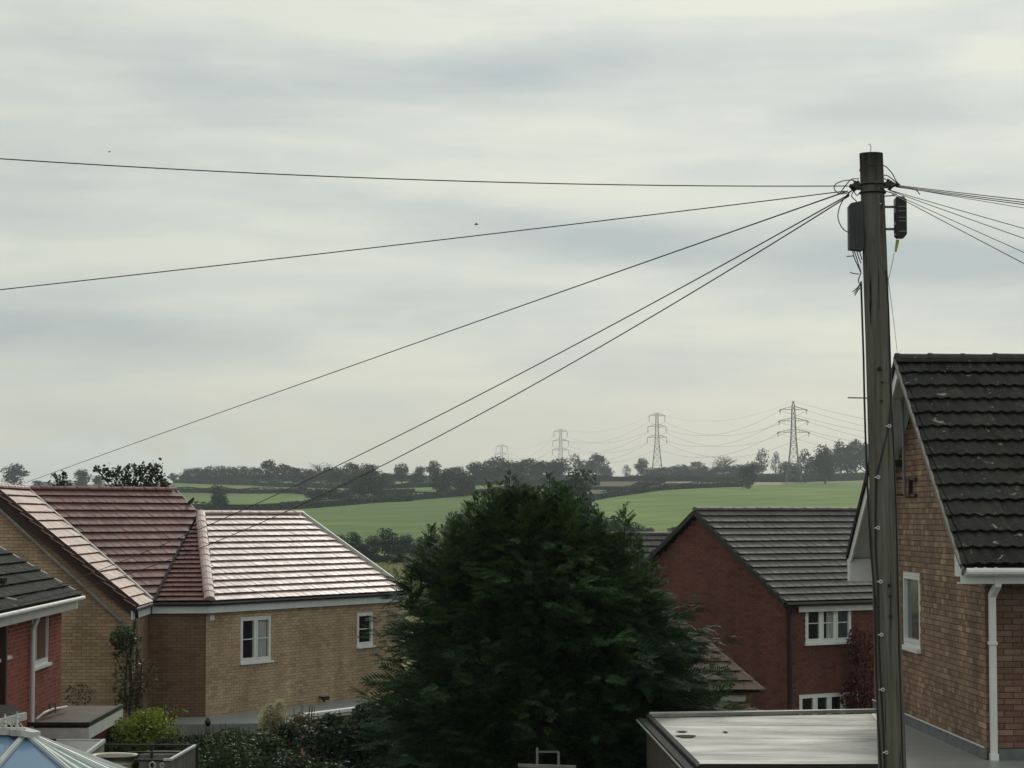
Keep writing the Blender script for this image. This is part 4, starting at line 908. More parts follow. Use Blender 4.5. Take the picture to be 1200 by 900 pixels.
cable(PT(993, 224), (400, 433), P(29, 566, 55.0), .011, 'long overhead cable from the pole down to the ridge of the red tiled roof')
cable(PT(995, 228), (600, 443), P(15, 704, 40.6), .010, 'upper one of the two steepest cables running from the pole across the pink roof')
cable(PT(995, 229.5), (600, 465), P(19, 708, 40.2), .010, 'lower one of the two steepest cables running from the pole across the pink roof')
for (x0_, y0_, y1_, d_, rad, lab) in ((1050, 217, 231.5, 16, .0075, 'uppermost cable of the thick bundle leaving the pole to the right'), (1050, 218, 234.5, 16.4, .0075, 'middle cable of the thick bundle leaving the pole to the right'), (1050, 219, 237, 16.8, .0075, 'lowest cable of the thick bundle leaving the pole to the right'),
    (1072, 222, 241, 17, .005, 'thin cable close below the thick bundle right of the pole'), (1040, 222, 265, 16, .006, 'cable fanning right above the black splice case, first below the level ones'), (1042, 223, 276.5, 16, .006, 'second cable of the fan passing above the black splice case'),
    (1043, 225, 293, 16, .0055, 'third cable of the fan passing close over the black splice case'), (1045, 227, 306, 16, .0065, 'lowest and steepest cable right of the pole')):
    a = PT(x0_, y0_); cable(a, ((x0_ + 1200) / 2, (y0_ + y1_) / 2 + 1.6), ext(a, 1200, y1_, d_, 3.0), rad, lab)
cable(PT(1048, 296), None, PT(1039, 334), .004, 'short thin wire from the yellow tag back to the pole')
cable(PT(1040, 322), (1046.5, 370), P(1051.5, 414, 31.4), .005, 'thin drop wire from the pole down to the dark pantile ridge')
# =========================================================== conservatory
CO = thing('conservatory', 'white conservatory with blue tinted glass roof, bottom left corner', 'conservatory', (-7.2, 34, gL))
R0 = P(30, 862, 34.0); RL = R0 + V((-2.6, -.3, 0)); rad, dzc = 1.95, -.78
angs = [-103, -45, -12, 20, 48, 80]
eav = [R0 + V((rad * math.cos(math.radians(a)), rad * math.sin(math.radians(a)), dzc)) for a in angs]
eL = RL + V((0, -1.95, dzc)); allp = [eL] + eav
gm = [M['glass_blue'], M['glass_blue'], M['glass_pearl'], M['glass_pearl'], M['glass_pearl'], M['glass_pearl']]
MB().prism([RL, R0, eav[0], eL], (0, 0, -.02)).build('roof_pane', M['glass_blue'], CO)
for i in range(5): MB().prism([R0, eav[i], eav[i + 1]], (0, 0, -.02)).build('roof_pane', gm[i + 1], CO)
MB().prism([RL, R0, eav[-1], eav[-1] + V((-3, 0, 0))], (0, 0, -.02)).build('roof_pane', M['glass_pearl'], CO)
for i, e_ in enumerate(eav): b = MB(); b.bar(R0 + V((0, 0, .03)), e_ + V((0, 0, .03)), .075, .05); b.bar(R0 + V((0, 0, .06)), e_ + V((0, 0, .06)), .03, .03); b.build('glazing_bar', M['upvc'], CO)
for i in range(1, 5):
    for t in (.33, .67): q_ = eav[i] + (eav[i + 1] - eav[i]) * t; MB().bar(R0 + (q_ - R0) * .06 + V((0, 0, .02)), q_ + V((0, 0, .02)), .05, .04).build('glazing_bar', M['fascia'], CO)
for t in (.3, .62): q_ = eav[0] + (eL - eav[0]) * t; a_ = R0 + (RL - R0) * t; MB().bar(a_ + V((0, 0, .03)), q_ + V((0, 0, .03)), .06, .05).build('glazing_bar', M['upvc'], CO)
MB().bar(RL + V((0, 0, .07)), R0 + V((0, 0, .07)), .14, .10).build('ridge_cap', M['upvc_old'], CO)
b = MB(); b.prism([R0 + V((.22 * math.cos(a) * 1.1 - .02, .22 * math.sin(a), .01 + (-.04 if math.cos(a) > .5 else 0))) for a in [k * math.pi / 4 for k in range(8)]], (0, 0, .09)); b.build('ridge_end_cap', M['upvc_old'], CO)
for (x, y, h) in ((20, 854, .26), (6, 852, .20)):
    c = P(x, y, 34.0); MB().tube([c, c + V((0, 0, h * .25)), c + V((0, 0, h * .35)), c + V((0, 0, h * .55)), c + V((0, 0, h * .62)), c + V((0, 0, h))], [.035, .018, .034, .014, .03, .004], 8).build('finial', M['upvc_old'], CO)
    MB().tube([c + V((-.10, 0, .0)), c + V((-.05, 0, .08)), c + V((0, 0, .02)), c + V((.05, 0, .08)), c + V((.10, 0, 0))], .012, 5).build('ridge_cresting', M['upvc_old'], CO)
for i in range(len(allp) - 1):
    a, c = allp[i], allp[i + 1]; MB().bar(a + V((0, 0, -.06)), c + V((0, 0, -.06)), .08, .12).build('eaves_beam', M['upvc'], CO)
    MB().prism([a + V((0, 0, -.14)), c + V((0, 0, -.14)), c + V((0, .01, -1.5)), a + V((0, .01, -1.5))], (0, .02, 0)).build('side_pane', M['glass_pale'], CO)
    MB().prism([a + V((0, 0, -1.5)), c + V((0, 0, -1.5)), c + V((0, 0, gL - c.z)), a + V((0, 0, gL - a.z))], (0, .1, 0)).build('dwarf_wall', M['brick_rust'], CO)
    MB().bar(a + V((0, 0, -.1)), a + V((0, 0, -1.5)), .07).build('corner_post', M['upvc'], CO)
# =========================================================== garden bits bottom left
def ground_box(t, m, w=.3): pass
CF = thing('cold_frame', 'pale edged flat grey lid of a low garden box behind the conservatory', 'garden box', P(95, 880, 39))
q_ = [P(66, 868, 40), P(122, 868, 40), P(101, 884, 38.2), P(58, 884, 38.2)]; MB().prism(q_, (0, 0, -.04)).build('lid', M['felt_grey'], CF)
b = MB(); b.bar(q_[0], q_[1], .06, .05); b.bar(q_[1], q_[2], .05, .06); b.build('lid_edge', M['upvc_old'], CF); MB().prism([p + V((0, .02, -.06)) for p in q_], (0, 0, -2.6)).build('box', M['timber_grey'], CF)
TB = thing('tub', 'cream pointed oval tub holding dark water, beside the conservatory roof', 'tub', P(135, 905, 38.5))
c = P(134, 886, 38.5)
def oval(s, z): return [c + V((s * (.40 * math.copysign(abs(math.cos(a)) ** (1.3 if math.cos(a) > 0 else .8), math.cos(a))), s * .32 * math.sin(a) , z)) for a in [k * math.pi / 12 for k in range(24)]]
b = MB(); r1, r2, r3 = oval(1, .03), oval(.80, .02), oval(.62, -.45); r4 = oval(.95, -.0); b.v = [tuple(p) for p in r4 + r1 + r2 + r3]
for k in range(24):
    for j in range(3): b.f.append((j * 24 + k, j * 24 + (k + 1) % 24, (j + 1) * 24 + (k + 1) % 24, (j + 1) * 24 + k))
b.v += [tuple(p + V((0, 0, -.22))) for p in oval(.6, 0)]; b.f += [(k, (k + 1) % 24, 96 + (k + 1) % 24, 96 + k) for k in range(24)]; MB().prism(oval(.35, -.2), (0, 0, -2.2)).build('stand', M['timber'], TB)
b.build('basin', M['cream'], TB, True); MB().prism(oval(.84, .012), (0, 0, -.01)).build('water', M['brown_felt'], TB)
RL_ = thing('railing', 'black metal railing with thin level bars below the lime green shrub', 'railing', P(180, 930, 40))
for (xa, xb, yy, dd, w_) in ((122, 232, 873, 41, .035), (150, 214, 881.5, 40.5, .03), (155, 200, 891, 40, .045)): MB().bar(P(xa, yy, dd), P(xb, yy + .5, dd), w_).build('rail', M['black_metal'], RL_)
for x in (150, 178, 214, 231): MB().bar(P(x, 872, 41), V((P(x, 872, 41).x, 41, -7.0)), .05).build('post', M['black_metal'], RL_)
c = P(178.5, 897, 39.9); MB().tube([c + V((.05 * math.cos(a), 0, .06 * math.sin(a))) for a in [k * math.pi / 6 for k in range(13)]], .012, 5, False).build('ring_ornament', M['upvc_old'], RL_)
c = P(190, 897, 39.9); MB().tube([c + V((.03 * math.cos(a), 0, .04 * math.sin(a))) for a in [k * math.pi / 6 for k in range(13)]], .010, 5, False).build('ring_ornament', M['upvc_old'], RL_)
FN = thing('fence', 'short white slatted fence with sloping top rail right of the black railing', 'fence', P(215, 930, 40))
ra_, rb_ = P(200, 890, 39.2), P(229, 873.5, 41.0); MB().bar(ra_, rb_, .05, .035).build('top_rail', M['upvc'], FN); MB().bar(ra_, ra_ + V((-.12, 0, 0)), .05, .035).build('top_rail', M['upvc'], FN)
for k in range(7):
    a_ = ra_ + (rb_ - ra_) * (k / 7 + .05); MB().bar(a_ + V((0, 0, -.03)), a_ + V((0, 0, -1.8)), .07, .02).build('slat', M['timber_grey'], FN)
BK = thing('garden_shed', 'low mauve grey boarded box behind the black railing', 'shed', P(180, 930, 42))
for k in range(6):
    x = 163 + k * 9.5; a_ = P(x, 884, 42); MB().box(a_.x, a_.x + .14, 42, 42.04, -6.9, a_.z).build('board', M['timber_grey'], BK)
MB().box(P(163, 884, 42).x, P(214, 884, 42).x, 42.05, 43, -6.9, P(170, 886, 42).z).build('box', M['timber'], BK)
LD = thing('ladder', 'top of a thin pale metal ladder in front of the dark conifer', 'ladder', P(642, 990, 33))
for x, y in ((629.5, 876), (654.5, 881)): MB().bar(P(x, y, 33), V((P(x, y, 33).x, 32.7, -5.75)), .035, .03).build('stile', M['steel'], LD)
for k in range(8): c = P(629.5, 881 + k * 24, 33 - k * .03); c2 = P(654.5, 881 + k * 24, 33 - k * .03); MB().bar(c, c2, .025).build('rung', M['steel'], LD)
BF = thing('fence', 'dark timber fence whose top edge just shows in front of the conifer', 'fence', P(640, 990, 32))
MB().bar(P(607, 897, 32), P(675, 899, 32), .05, .045).build('top_rail', M['timber_grey'], BF)
for k in range(9): a_ = P(609 + k * 7.6, 902, 32.03); MB().box(a_.x, a_.x + .085, 32.03, 32.05, -5.75, a_.z).build('board', M['timber'], BF)
PS = thing('post', 'thin grey garden post with dark ball top beside the lime green shrub', 'post', P(244, 900, 46))
MB().bar(P(243.5, 851, 46), V((P(243.5, 851, 46).x, 46, -6.9)), .05).build('shaft', M['timber_grey'], PS); MB().tube([P(243.5, 851, 46), P(243.5, 846, 46), P(243.5, 841, 46)], [.03, .07, .02], 8).build('finial', M['black'], PS)
# =========================================================== foliage
def quads(centres, size, rng, aspect=.6, up=None, droop=0.0):
    """small leaf-shaped quads at the centres, numpy"""
    n = len(centres); s = size * rng.uniform(.6, 1.35, n)[:, None]
    a = rng.normal(size=(n, 3)); a[:, 2] = a[:, 2] * .6 - droop; a /= np.linalg.norm(a, axis=1)[:, None]
    b = rng.normal(size=(n, 3)); b -= (b * a).sum(1)[:, None] * a; b /= np.linalg.norm(b, axis=1)[:, None]
    A, B = a * s * .5, b * s * .5 * aspect; c = np.asarray(centres)
    v = np.stack([c - A, c - B + A * .1, c + A, c + B + A * .1], 1).reshape(-1, 3); return v, np.arange(4 * n).reshape(n, 4)
def crown_points(rng, n, w, h, lobes=9, hollow=.55, base_r=.5, squash=1.0, bottom=.0):
    """points clumped on the surfaces of overlapping lobes in a crown w wide, h high, based at z=0"""
    L_ = []
    for i in range(lobes):
        t = rng.uniform(.12, .86); prof = math.sin(math.pi * min(1, max(0, (t * .9 + .12)))) ** .7
        a = rng.uniform(0, 2 * math.pi); r_ = rng.uniform(.15, .62) * prof * w / 2; s = rng.uniform(.24, .42) * min(w, h) * base_r * 1.35
        L_.append((math.cos(a) * r_, math.sin(a) * r_, t * h, s, s * rng.uniform(.6, .9)))
    L_.append((0, 0, h * .5, w * .3, h * .36)); wts = np.array([l[3] ** 2 for l in L_]); wts /= wts.sum(); k = rng.choice(len(L_), n, p=wts); L_ = np.array(L_)[k]
    d = rng.normal(size=(n, 3)); d /= np.linalg.norm(d, axis=1)[:, None]; rr = rng.uniform(hollow, 1.08, n)[:, None]
    p = L_[:, :3] + d * rr * np.stack([L_[:, 3], L_[:, 3], L_[:, 4]], 1); p[:, 2] = np.maximum(p[:, 2], bottom + .02 * h); return p
def limb_mesh(rng, h, w, r0, n=7, fork=.3):
    b = MB(); top = h * .78
    b.tube([V((0, 0, -.3)), V((rng.uniform(-.02, .02) * h, 0, h * .3)), V((rng.uniform(-.04, .04) * h, rng.uniform(-.03, .03) * h, top))], [r0, r0 * .75, r0 * .15], 6)
    for i in range(n):
        t = rng.uniform(fork, .7); a = rng.uniform(0, 2 * math.pi); s = V((0, 0, h * t)); rch = w * .5 * rng.uniform(.5, .85)
        m1 = s + V((math.cos(a) * rch * .5, math.sin(a) * rch * .5, h * .10)); e = s + V((math.cos(a) * rch, math.sin(a) * rch, h * rng.uniform(.12, .3)))
        b.tube([s, m1, e], [r0 * .45, r0 * .28, r0 * .08], 5)
    return b
def np_mesh(name, v, f, m):
    me = bpy.data.meshes.new(name); k = f.shape[1]; nf = len(f); me.vertices.add(len(v)); me.vertices.foreach_set('co', np.asarray(v, dtype=np.float32).ravel())
    me.loops.add(nf * k); me.loops.foreach_set('vertex_index', f.ravel().astype(np.int32)); me.polygons.add(nf); me.polygons.foreach_set('loop_start', np.arange(0, nf * k, k, dtype=np.int32)); me.polygons.foreach_set('loop_total', np.full(nf, k, dtype=np.int32))
    me.update(calc_edges=True); me.materials.append(m); return me
# far tree kinds, 10 m high and 10 m wide, scaled per tree
KIND = {}
def kind(name, m, n, size, lobes, trunk_h, ww=10, hollow=.5, bare=False, seed=0):
    rng = np.random.default_rng(seed + 11); ch = 10 - trunk_h; p = crown_points(rng, n, ww, ch, lobes, hollow); p[:, 2] += trunk_h
    v, f = quads(p, size, rng, .75); cm = np_mesh('crown', v, f, m); b = limb_mesh(rng, 9.0, ww * .8, .34, 14 if bare else 7, .2)
    if bare:
        for i in range(60):
            a, z = rng.uniform(0, 6.28), rng.uniform(3.5, 7.5); s = V((math.cos(a) * .8, math.sin(a) * .8, z)); r_ = rng.uniform(2, 4.4); b.tube([s, s + V((math.cos(a) * r_, math.sin(a) * r_, rng.uniform(.8, 3)))], [.10, .03], 3)
    tm = bpy.data.meshes.new('trunk'); tm.from_pydata(b.v, [], b.f); tm.materials.append(M['bark']); KIND[name] = (cm, tm)
for i in range(3): kind('oak%d' % i, M['far_leaf'], 1500, .62, 12, 1.8, seed=i)
for i in range(2): kind('dense%d' % i, M['far_dark'], 2000, .62, 12, .4, seed=20 + i)
for i in range(2): kind('thin%d' % i, M['far_leaf'], 620, .55, 9, 2.2, hollow=.75, seed=40 + i)
kind('bare', M['far_autumn'], 520, .42, 9, 2.0, hollow=.8, bare=True, seed=60); kind('autumn', M['far_autumn'], 1300, .6, 10, 1.6, seed=61)
TREES = []
def far_tree(px, base_py, h_px, w_px, k, label, group=None, y=None, lone=False):
    if y is None:
        p = hit(px, base_py)
        if p is None or p.y > 1620: y = 1500
    if y is not None: t = (px - 600) / FPX * 1.0; p = V((t * y, y, 0)); p.z = ground(p.x, y)
    top = P(px, base_py - h_px, p.y).z; h = max(2.0, top - p.z) * 1.10; w = w_px / FPX * p.y * 1.12
    r_ = bpy.data.objects.new('tree' if not k.startswith('bush') else 'bush', None); r_.location = p; link(r_); tag(r_, label, 'tree', group)
    kk = k.replace('bush', 'dense'); cm, tm = KIND[kk]; rot = random.uniform(0, 6.28)
    for nm, me in (('crown', cm), ('trunk', tm)):
        o = bpy.data.objects.new(nm, me); link(o, r_); o.scale = (w / 9.2, w / 9.2, h / 10.2); o.rotation_euler = (0, 0, rot)
    return r_
G_SKY = 'hedgerow trees along the skyline'
o3 = ['oak0', 'oak1', 'oak2', 'thin0', 'thin1', 'dense0', 'dense1']
# lone and singled-out trees: px, base, height px, width px, kind, label
for a in [(16, 574, 28, 34, 'oak0', 'round lone tree on the horizon at the far left edge'), (203, 566, 11, 14, 'oak1', 'small round tree just right of the leafy garden tree top, on the horizon'), (212, 566, 8, 9, 'dense0', 'tiny round tree in the horizon gap left of the long skyline row'),
          (256, 600, 29, 27, 'dense1', 'dark lone field tree above the left end of the pink roof'),
          (316, 570, 28, 30, 'oak2', 'broad tree standing tallest in the left skyline row'), (376, 572, 28, 26, 'bare', 'half bare pale tree in the skyline row above the steep cables'),
          (471, 570, 25, 23, 'oak1', 'round crowned tree alone between two skyline clumps, centre left'), (509, 568, 26, 22, 'oak0', 'round skyline tree rising behind the dark field clump'),
          (519, 582, 30, 36, 'dense0', 'larger dark tree of the clump in the middle field'), (543, 582, 26, 34, 'dense1', 'lower dark tree on the right of the clump in the middle field'),
          (607, 579, 19, 18, 'dense0', 'small dark bushy tree alone on the middle field slope'), (672, 640, 82, 66, 'dense1', 'big dark tree rising straight behind the conifer top'),
          (712, 655, 46, 48, 'dense0', 'rounded dark tree right behind the conifer shoulder'), (536, 655, 50, 42, 'dense0', 'dark rounded tree behind the left shoulder of the conifer'),
          (674, 562, 27, 24, 'thin0', 'see-through tall tree left of the gap in the skyline'), (699, 562, 27, 32, 'oak2', 'broad domed tree at the right end of the central skyline row'),
          (848, 561, 25, 30, 'bare', 'bare twiggy spreading tree between the two right pylons'), (734, 561, 15, 15, 'thin1', 'small thin tree just right of the skyline gap'), (753, 562, 23, 22, 'oak0', 'tree directly left of the second pylon foot'),
          (815, 562, 20, 28, 'autumn', 'pale autumn tinted tree right of the second pylon'), (877, 573, 27, 26, 'dense0', 'dark bushy tree in front of the hedge, left of the biggest pylon'),
          (893, 562, 33, 24, 'thin0', 'tall open tree left of the biggest pylon'), (909, 562, 30, 15, 'thin1', 'slim open tree close left of the biggest pylon'), (944, 566, 37, 26, 'thin1', 'open crowned tree just right of the biggest pylon'),
          (967, 567, 42, 30, 'dense1', 'dense dark tree second right of the biggest pylon'), (985, 562, 42, 24, 'oak1', 'tall tree in the right hand clump, middle'), (1003, 562, 42, 28, 'oak2', 'tree at the right end of the clump beside the telegraph pole'), (1030, 562, 44, 34, 'oak0', 'tree in the right hand clump, mostly behind the telegraph pole')]:
    far_tree(*a)
skyrow = [(221, 567, 15, 15), (232, 567, 16, 15), (245, 567, 18, 16), (257, 567, 18, 14), (269, 567, 17, 16), (283, 567, 18, 18), (297, 568, 17, 17), (331, 569, 21, 20), (343, 569, 18, 18), (355, 570, 18, 18), (366, 570, 17, 16), (388, 571, 20, 20), (397, 571, 20, 18),
          (411, 571, 24, 22), (430, 571, 23, 22), (421, 571, 17, 18), (443, 572, 18, 20), (456, 571, 14, 16), (485, 569, 12, 14), (492, 568, 18, 14), (527, 568, 17, 18), (538, 567, 17, 16), (556, 567, 22, 18), (566, 567, 21, 18), (582, 566, 26, 24), (596, 566, 22, 20), (607, 566, 21, 20), (621, 565, 23, 24), (634, 565, 21, 20), (645, 565, 20, 20), (656, 565, 24, 24), (686, 563, 20, 20), (710, 562, 12, 14),
          (765, 562, 12, 18), (778, 562, 12, 20), (790, 562, 13, 20), (803, 562, 15, 20), (826, 562, 14, 18), (838, 562, 13, 16), (857, 562, 14, 20), (868, 562, 15, 20), (884, 562, 18, 18), (920, 562, 18, 18), (930, 562, 17, 18), (955, 563, 25, 22), (975, 562, 30, 22), (994, 562, 34, 22), (1015, 562, 36, 24)]
ORD = {}; NTH = 'first second third fourth fifth sixth seventh eighth ninth tenth eleventh twelfth thirteenth fourteenth fifteenth sixteenth seventeenth eighteenth nineteenth twentieth'.split()
for i, (x, b_, h_, w_) in enumerate(skyrow):
    side = 'among those left of the steep cables' if x < 350 else 'between steep cables and smallest pylons' if x < 575 else 'in the central row behind the conifer' if x < 720 else 'between the two biggest pylons' if x < 905 else 'around the foot of the biggest pylon'
    ORD[side] = ORD.get(side, 0) + 1; far_tree(x, b_, h_ * 1.08, w_ * 1.5, random.choice(o3[:3] + ['dense0', 'dense1']) if x < 760 or x > 940 else random.choice(o3[:3] + o3[5:]), 'skyline tree, %s from the left %s' % (NTH[ORD[side] - 1], side), 'skyline trees ' + side)
# lower wooded clumps
for i, (x, b_, h_, w_, k) in enumerate([(428, 587, 33, 34, 'dense1'), (411, 584, 24, 26, 'dense0'), (443, 585, 24, 30, 'dense0'), (371, 592, 18, 34, 'dense0'), (392, 592, 20, 32, 'dense1'), (406, 590, 14, 20, 'dense0'), (358, 571, 8, 18, 'dense1')]):
    far_tree(x, b_, h_, w_, k, ['tallest dark tree of the clump where the lower steep cable crosses', 'dark tree on the left of the tallest in the cable crossed clump', 'dark tree on the right of the tallest in the cable crossed clump', 'low dark bush at the left end of the cable crossed clump', 'middle low dark bush of the cable crossed clump', 'small low bush right of the middle one in the cable crossed clump', 'tiny dark bush in the pale field above the cable crossed clump'][i], 'trees of the clump crossed by the cable')
for i, (x, b_, h_, w_, k) in enumerate([(399, 655, 26, 26, 'dense0'), (417, 656, 30, 26, 'dense1'), (436, 656, 26, 22, 'dense0'), (455, 657, 35, 34, 'dense1'), (474, 657, 28, 28, 'dense0'), (492, 657, 26, 26, 'dense1'), (508, 657, 30, 26, 'dense0'), (385, 654, 18, 26, 'dense1'), (427, 657, 18, 26, 'dense1'), (465, 658, 18, 30, 'dense0')]):
    far_tree(x, b_, h_, w_, k, 'dark bush, %s from the left in the valley hedge between pink roof and conifer' % NTH[[1, 2, 4, 5, 7, 8, 9, 0, 3, 6][i]], 'bushes of the valley hedge beside the pink roof')
for (x, b_, h_, w_, k) in [(752, 640, 22, 20, 'dense0'), (762, 640, 20, 16, 'dense1'), (790, 630, 12, 22, 'dense1'), (735, 640, 26, 34, 'dense1')]:
    far_tree(x, b_, h_, w_, k, {752: 'taller dark bush just above the left of the small grey roof strip', 762: 'dark bush just above the right of the small grey roof strip', 790: 'low dark bush peeping beside the dark red gable verge', 735: 'broad dark bush between the conifer and the small grey roof strip'}[x], 'bushes behind the small strip of grey roof')
for (x, b_, h_, w_, k) in [(44, 572, 8, 20, 'dense0'), (58, 573, 8, 24, 'autumn'), (95, 572, 20, 26, 'dense0'), (78, 572, 9, 22, 'autumn'), (116, 572, 14, 22, 'oak0')]:
    far_tree(x, b_, h_, w_, k, {44: 'low dark distant bush right of the lone horizon tree', 58: 'low brownish distant bush left of the small garden tree tip', 95: 'rounded distant tree between the two garden tree tops', 78: 'brownish distant bush right behind the small garden tree tip', 116: 'distant tree partly behind the left twigs of the garden tree'}[x], 'low trees above the red roof ridge')
# ---- field hedges
def hedge(pts, h, label, wd=3.0, dens=1.0, m='hedge_leaf', gaps=0):
    rng = np.random.default_rng(len(label)); W_ = []
    for (x, y) in pts:
        p = hit(x, y)
        if p is None: yy = 1560.0; X = (x - 600) / FPX * yy; p = V((X, yy, ground(X, yy)))
        W_.append(p)
    cs, core_ = [], MB(); tot = 0
    for a, b_ in zip(W_[:-1], W_[1:]):
        L_ = (b_ - a).length; tot += L_; k = max(1, int(L_ * 13 * dens)); t = rng.uniform(0, 1, k)[:, None]; A, B = np.array(a), np.array(b_); c = A + (B - A) * t
        hh = h * (1 + .30 * np.sin(c[:, 0] * .13) * np.sin(c[:, 1] * .09 + 1)); u = rng.uniform(0, 1, k); side = rng.choice([-1, 0, 1], k)
        c[:, 2] = [ground(x_, y_) for x_, y_ in c[:, :2]]; z = np.where(side == 0, 1.0, u) * hh; off = np.where(side == 0, rng.uniform(-.5, .5, k), side * .5) * wd
        n_ = np.array([(b_ - a).y, -(b_ - a).x, 0]) / max(.1, L_); c = c + n_ * off[:, None]; c[:, 2] += z; cs.append(c)
        m_ = max(1, int(L_ / 12)); ps = [a + (b_ - a) * (i / m_) for i in range(m_ + 1)]
        for p_, q_ in zip(ps[:-1], ps[1:]):
            g1, g2 = V((p_.x, p_.y, ground(p_.x, p_.y) - .3)), V((q_.x, q_.y, ground(q_.x, q_.y) - .3)); nn = V(n_) * wd * .42; hv = V((0, 0, h * .92 + .3)); core_.add([g1 - nn, g1 + nn, g2 + nn, g2 - nn, g1 - nn + hv, g1 + nn + hv, g2 + nn + hv, g2 - nn + hv], [(0, 1, 5, 4), (1, 2, 6, 5), (2, 3, 7, 6), (3, 0, 4, 7), (4, 5, 6, 7)])
    v, f = quads(np.concatenate(cs), .75, rng, .8); r_ = thing('hedge', label, 'hedge', W_[0]); meshobj('foliage', v, f, M[m], r_); core_.build('inner_twigs', M[m], r_)
hedge([(206, 566), (260, 568), (330, 571), (400, 572), (450, 573), (560, 569), (640, 567), (712, 563.5)], 2.2, 'topmost field hedge along the foot of the skyline trees, left half', 3)
hedge([(208, 577), (250, 578), (300, 578.5), (345, 578), (385, 582)], 2.0, 'short dark hedge crossing the left fields behind the lone field tree')
hedge([(214, 598), (260, 599), (293, 599), (363, 595.5), (440, 589), (480, 587.5)], 2.3, 'thick dark hedge running just above the pink roof ridge', 4)
hedge([(480, 586.5), (515, 583.5), (560, 579.5), (590, 577), (647, 572), (700, 569)], 2.2, 'hedge along the top of the large middle field')
hedge([(410, 579), (450, 578), (485, 577)], 1.6, 'short hedge stub left of the clump in the middle field', 3, 1)
hedge([(440, 585), (465, 582), (480, 580)], 1.6, 'curving hedge below the clump left of centre', 2)
hedge([(690, 564.5), (740, 564), (800, 564), (870, 565), (940, 565), (1005, 563), (1060, 563)], 2.8, 'long hedge across the right skyline beneath the pylons', 4)
hedge([(690, 587), (712, 583), (740, 579), (770, 575), (801, 573), (835, 571.5), (868, 570.5)], 2.2, 'curved hedge bounding the bright right hand field', 3)
hedge([(735, 578), (753, 573), (766, 568.5), (776, 565.5)], 2.4, 'short hedge climbing to the skyline below the second pylon', 4)
hedge([(690, 574), (712, 574), (735, 575)], 1.4, 'low hedge on the brown strip right of the conifer top', 2)
hedge([(380, 662), (430, 662), (480, 662), (525, 662)], 1.6, 'low rough hedge along the valley bottom beside the pink roof', 3)
hedge([(214, 561), (330, 562), (450, 563), (560, 559), (650, 557), (712, 558)], 5.0, 'tall dark thicket filling the foot of the skyline trees, left and centre', 6, .8)
hedge([(735, 557), (800, 557), (900, 557), (1040, 556)], 4.5, 'tall dark thicket behind the right hand skyline hedge', 6, .8)
# =========================================================== pylons
def lattice(kind_):
    T, out = MB(), []
    H_ = 42 if kind_ == 'tension' else 40
    def wdt(z): 
        return np.interp(z, [0, H_ * .30, H_ * .55, H_ * .93, H_], [8.2 if kind_ == 'tension' else 7.2, 4.3, 2.6, 1.5, .2 if kind_ == 'tension' else 1.4])
    lv = [0, H_ * .14, H_ * .26, H_ * .36, H_ * .45, H_ * .53, H_ * .60, H_ * .67, H_ * .74, H_ * .81, H_ * .88, H_ * .94, H_]
    C4 = [(-1, -1), (1, -1), (1, 1), (-1, 1)]; t = .22 if kind_ == 'tension' else .2
    for a, b_ in zip(lv[:-1], lv[1:]):
        wa, wb = wdt(a) / 2, wdt(b_) / 2
        for i in range(4):
            s, q_ = C4[i], C4[(i + 1) % 4]; T.bar((s[0] * wa, s[1] * wa, a), (s[0] * wb, s[1] * wb, b_), t * 1.35)
            T.bar((s[0] * wa, s[1] * wa, a), (q_[0] * wb, q_[1] * wb, b_), t * .6); T.bar((q_[0] * wa, q_[1] * wa, a), (s[0] * wb, s[1] * wb, b_), t * .6); T.bar((s[0] * wb, s[1] * wb, b_), (q_[0] * wb, q_[1] * wb, b_), t * .6)
    arms = []
    for i, z in enumerate((H_ * .615, H_ * .755, H_ * .895) if kind_ == 'tension' else (H_ * .60, H_ * .775, H_ * .955)):
        A = MB(); half = ((8.2, 7.6, 7.0) if kind_ == 'tension' else (6.4, 6.0, 5.2))[i]; w = wdt(z) / 2
        for sg in (-1, 1):
            for y in (-w, w): A.bar((sg * w, y, z), (sg * half, 0, z), t); A.bar((sg * w, y, z + 1.6), (sg * half, 0, z), t)
            for k in (.3, .6): A.bar((sg * (w + (half - w) * k), 0, z), (sg * (w + (half - w) * k * .8), 0, z + 1.6 * (1 - k)), t * .6)
        I = []
        for sg in (-1, 1):
            I.append(MB()); I_ = I[-1]
            if kind_ == 'tension': I_.tube([V((sg * half, 0, z)), V((sg * half * .97, -2.6, z - .5))], .22, 5); I_.tube([V((sg * half, 0, z)), V((sg * half * .97, 2.6, z - .5))], .22, 5); I_.tube([V((sg * half, -2.4, z - .5)), V((sg * half * .95, -1, z - 2.2)), V((sg * half * .95, 1, z - 2.2)), V((sg * half, 2.4, z - .5))], .09, 4)
            else: I_.tube([V((sg * half, 0, z)), V((sg * half, 0, z - 3.9))], .2, 5)
        arms.append((A, I, half, z))
    return T, arms
LAT = {}
for k in ('tension', 'suspension'):
    T, arms = lattice(k); me = bpy.data.meshes.new('lattice_tower'); me.from_pydata(T.v, [], T.f); me.materials.append(M['pylon']); ams = []
    for A, I, half, z in arms:
        x = bpy.data.meshes.new('cross_arm'); x.from_pydata(A.v, [], A.f); x.materials.append(M['pylon']); ys = []
        for I_ in I: y = bpy.data.meshes.new('insulator'); y.from_pydata(I_.v, [], I_.f); y.materials.append(M['pylon']); ys.append(y)
        ams.append((x, ys, half, z))
    LAT[k] = (me, ams)
PY = []
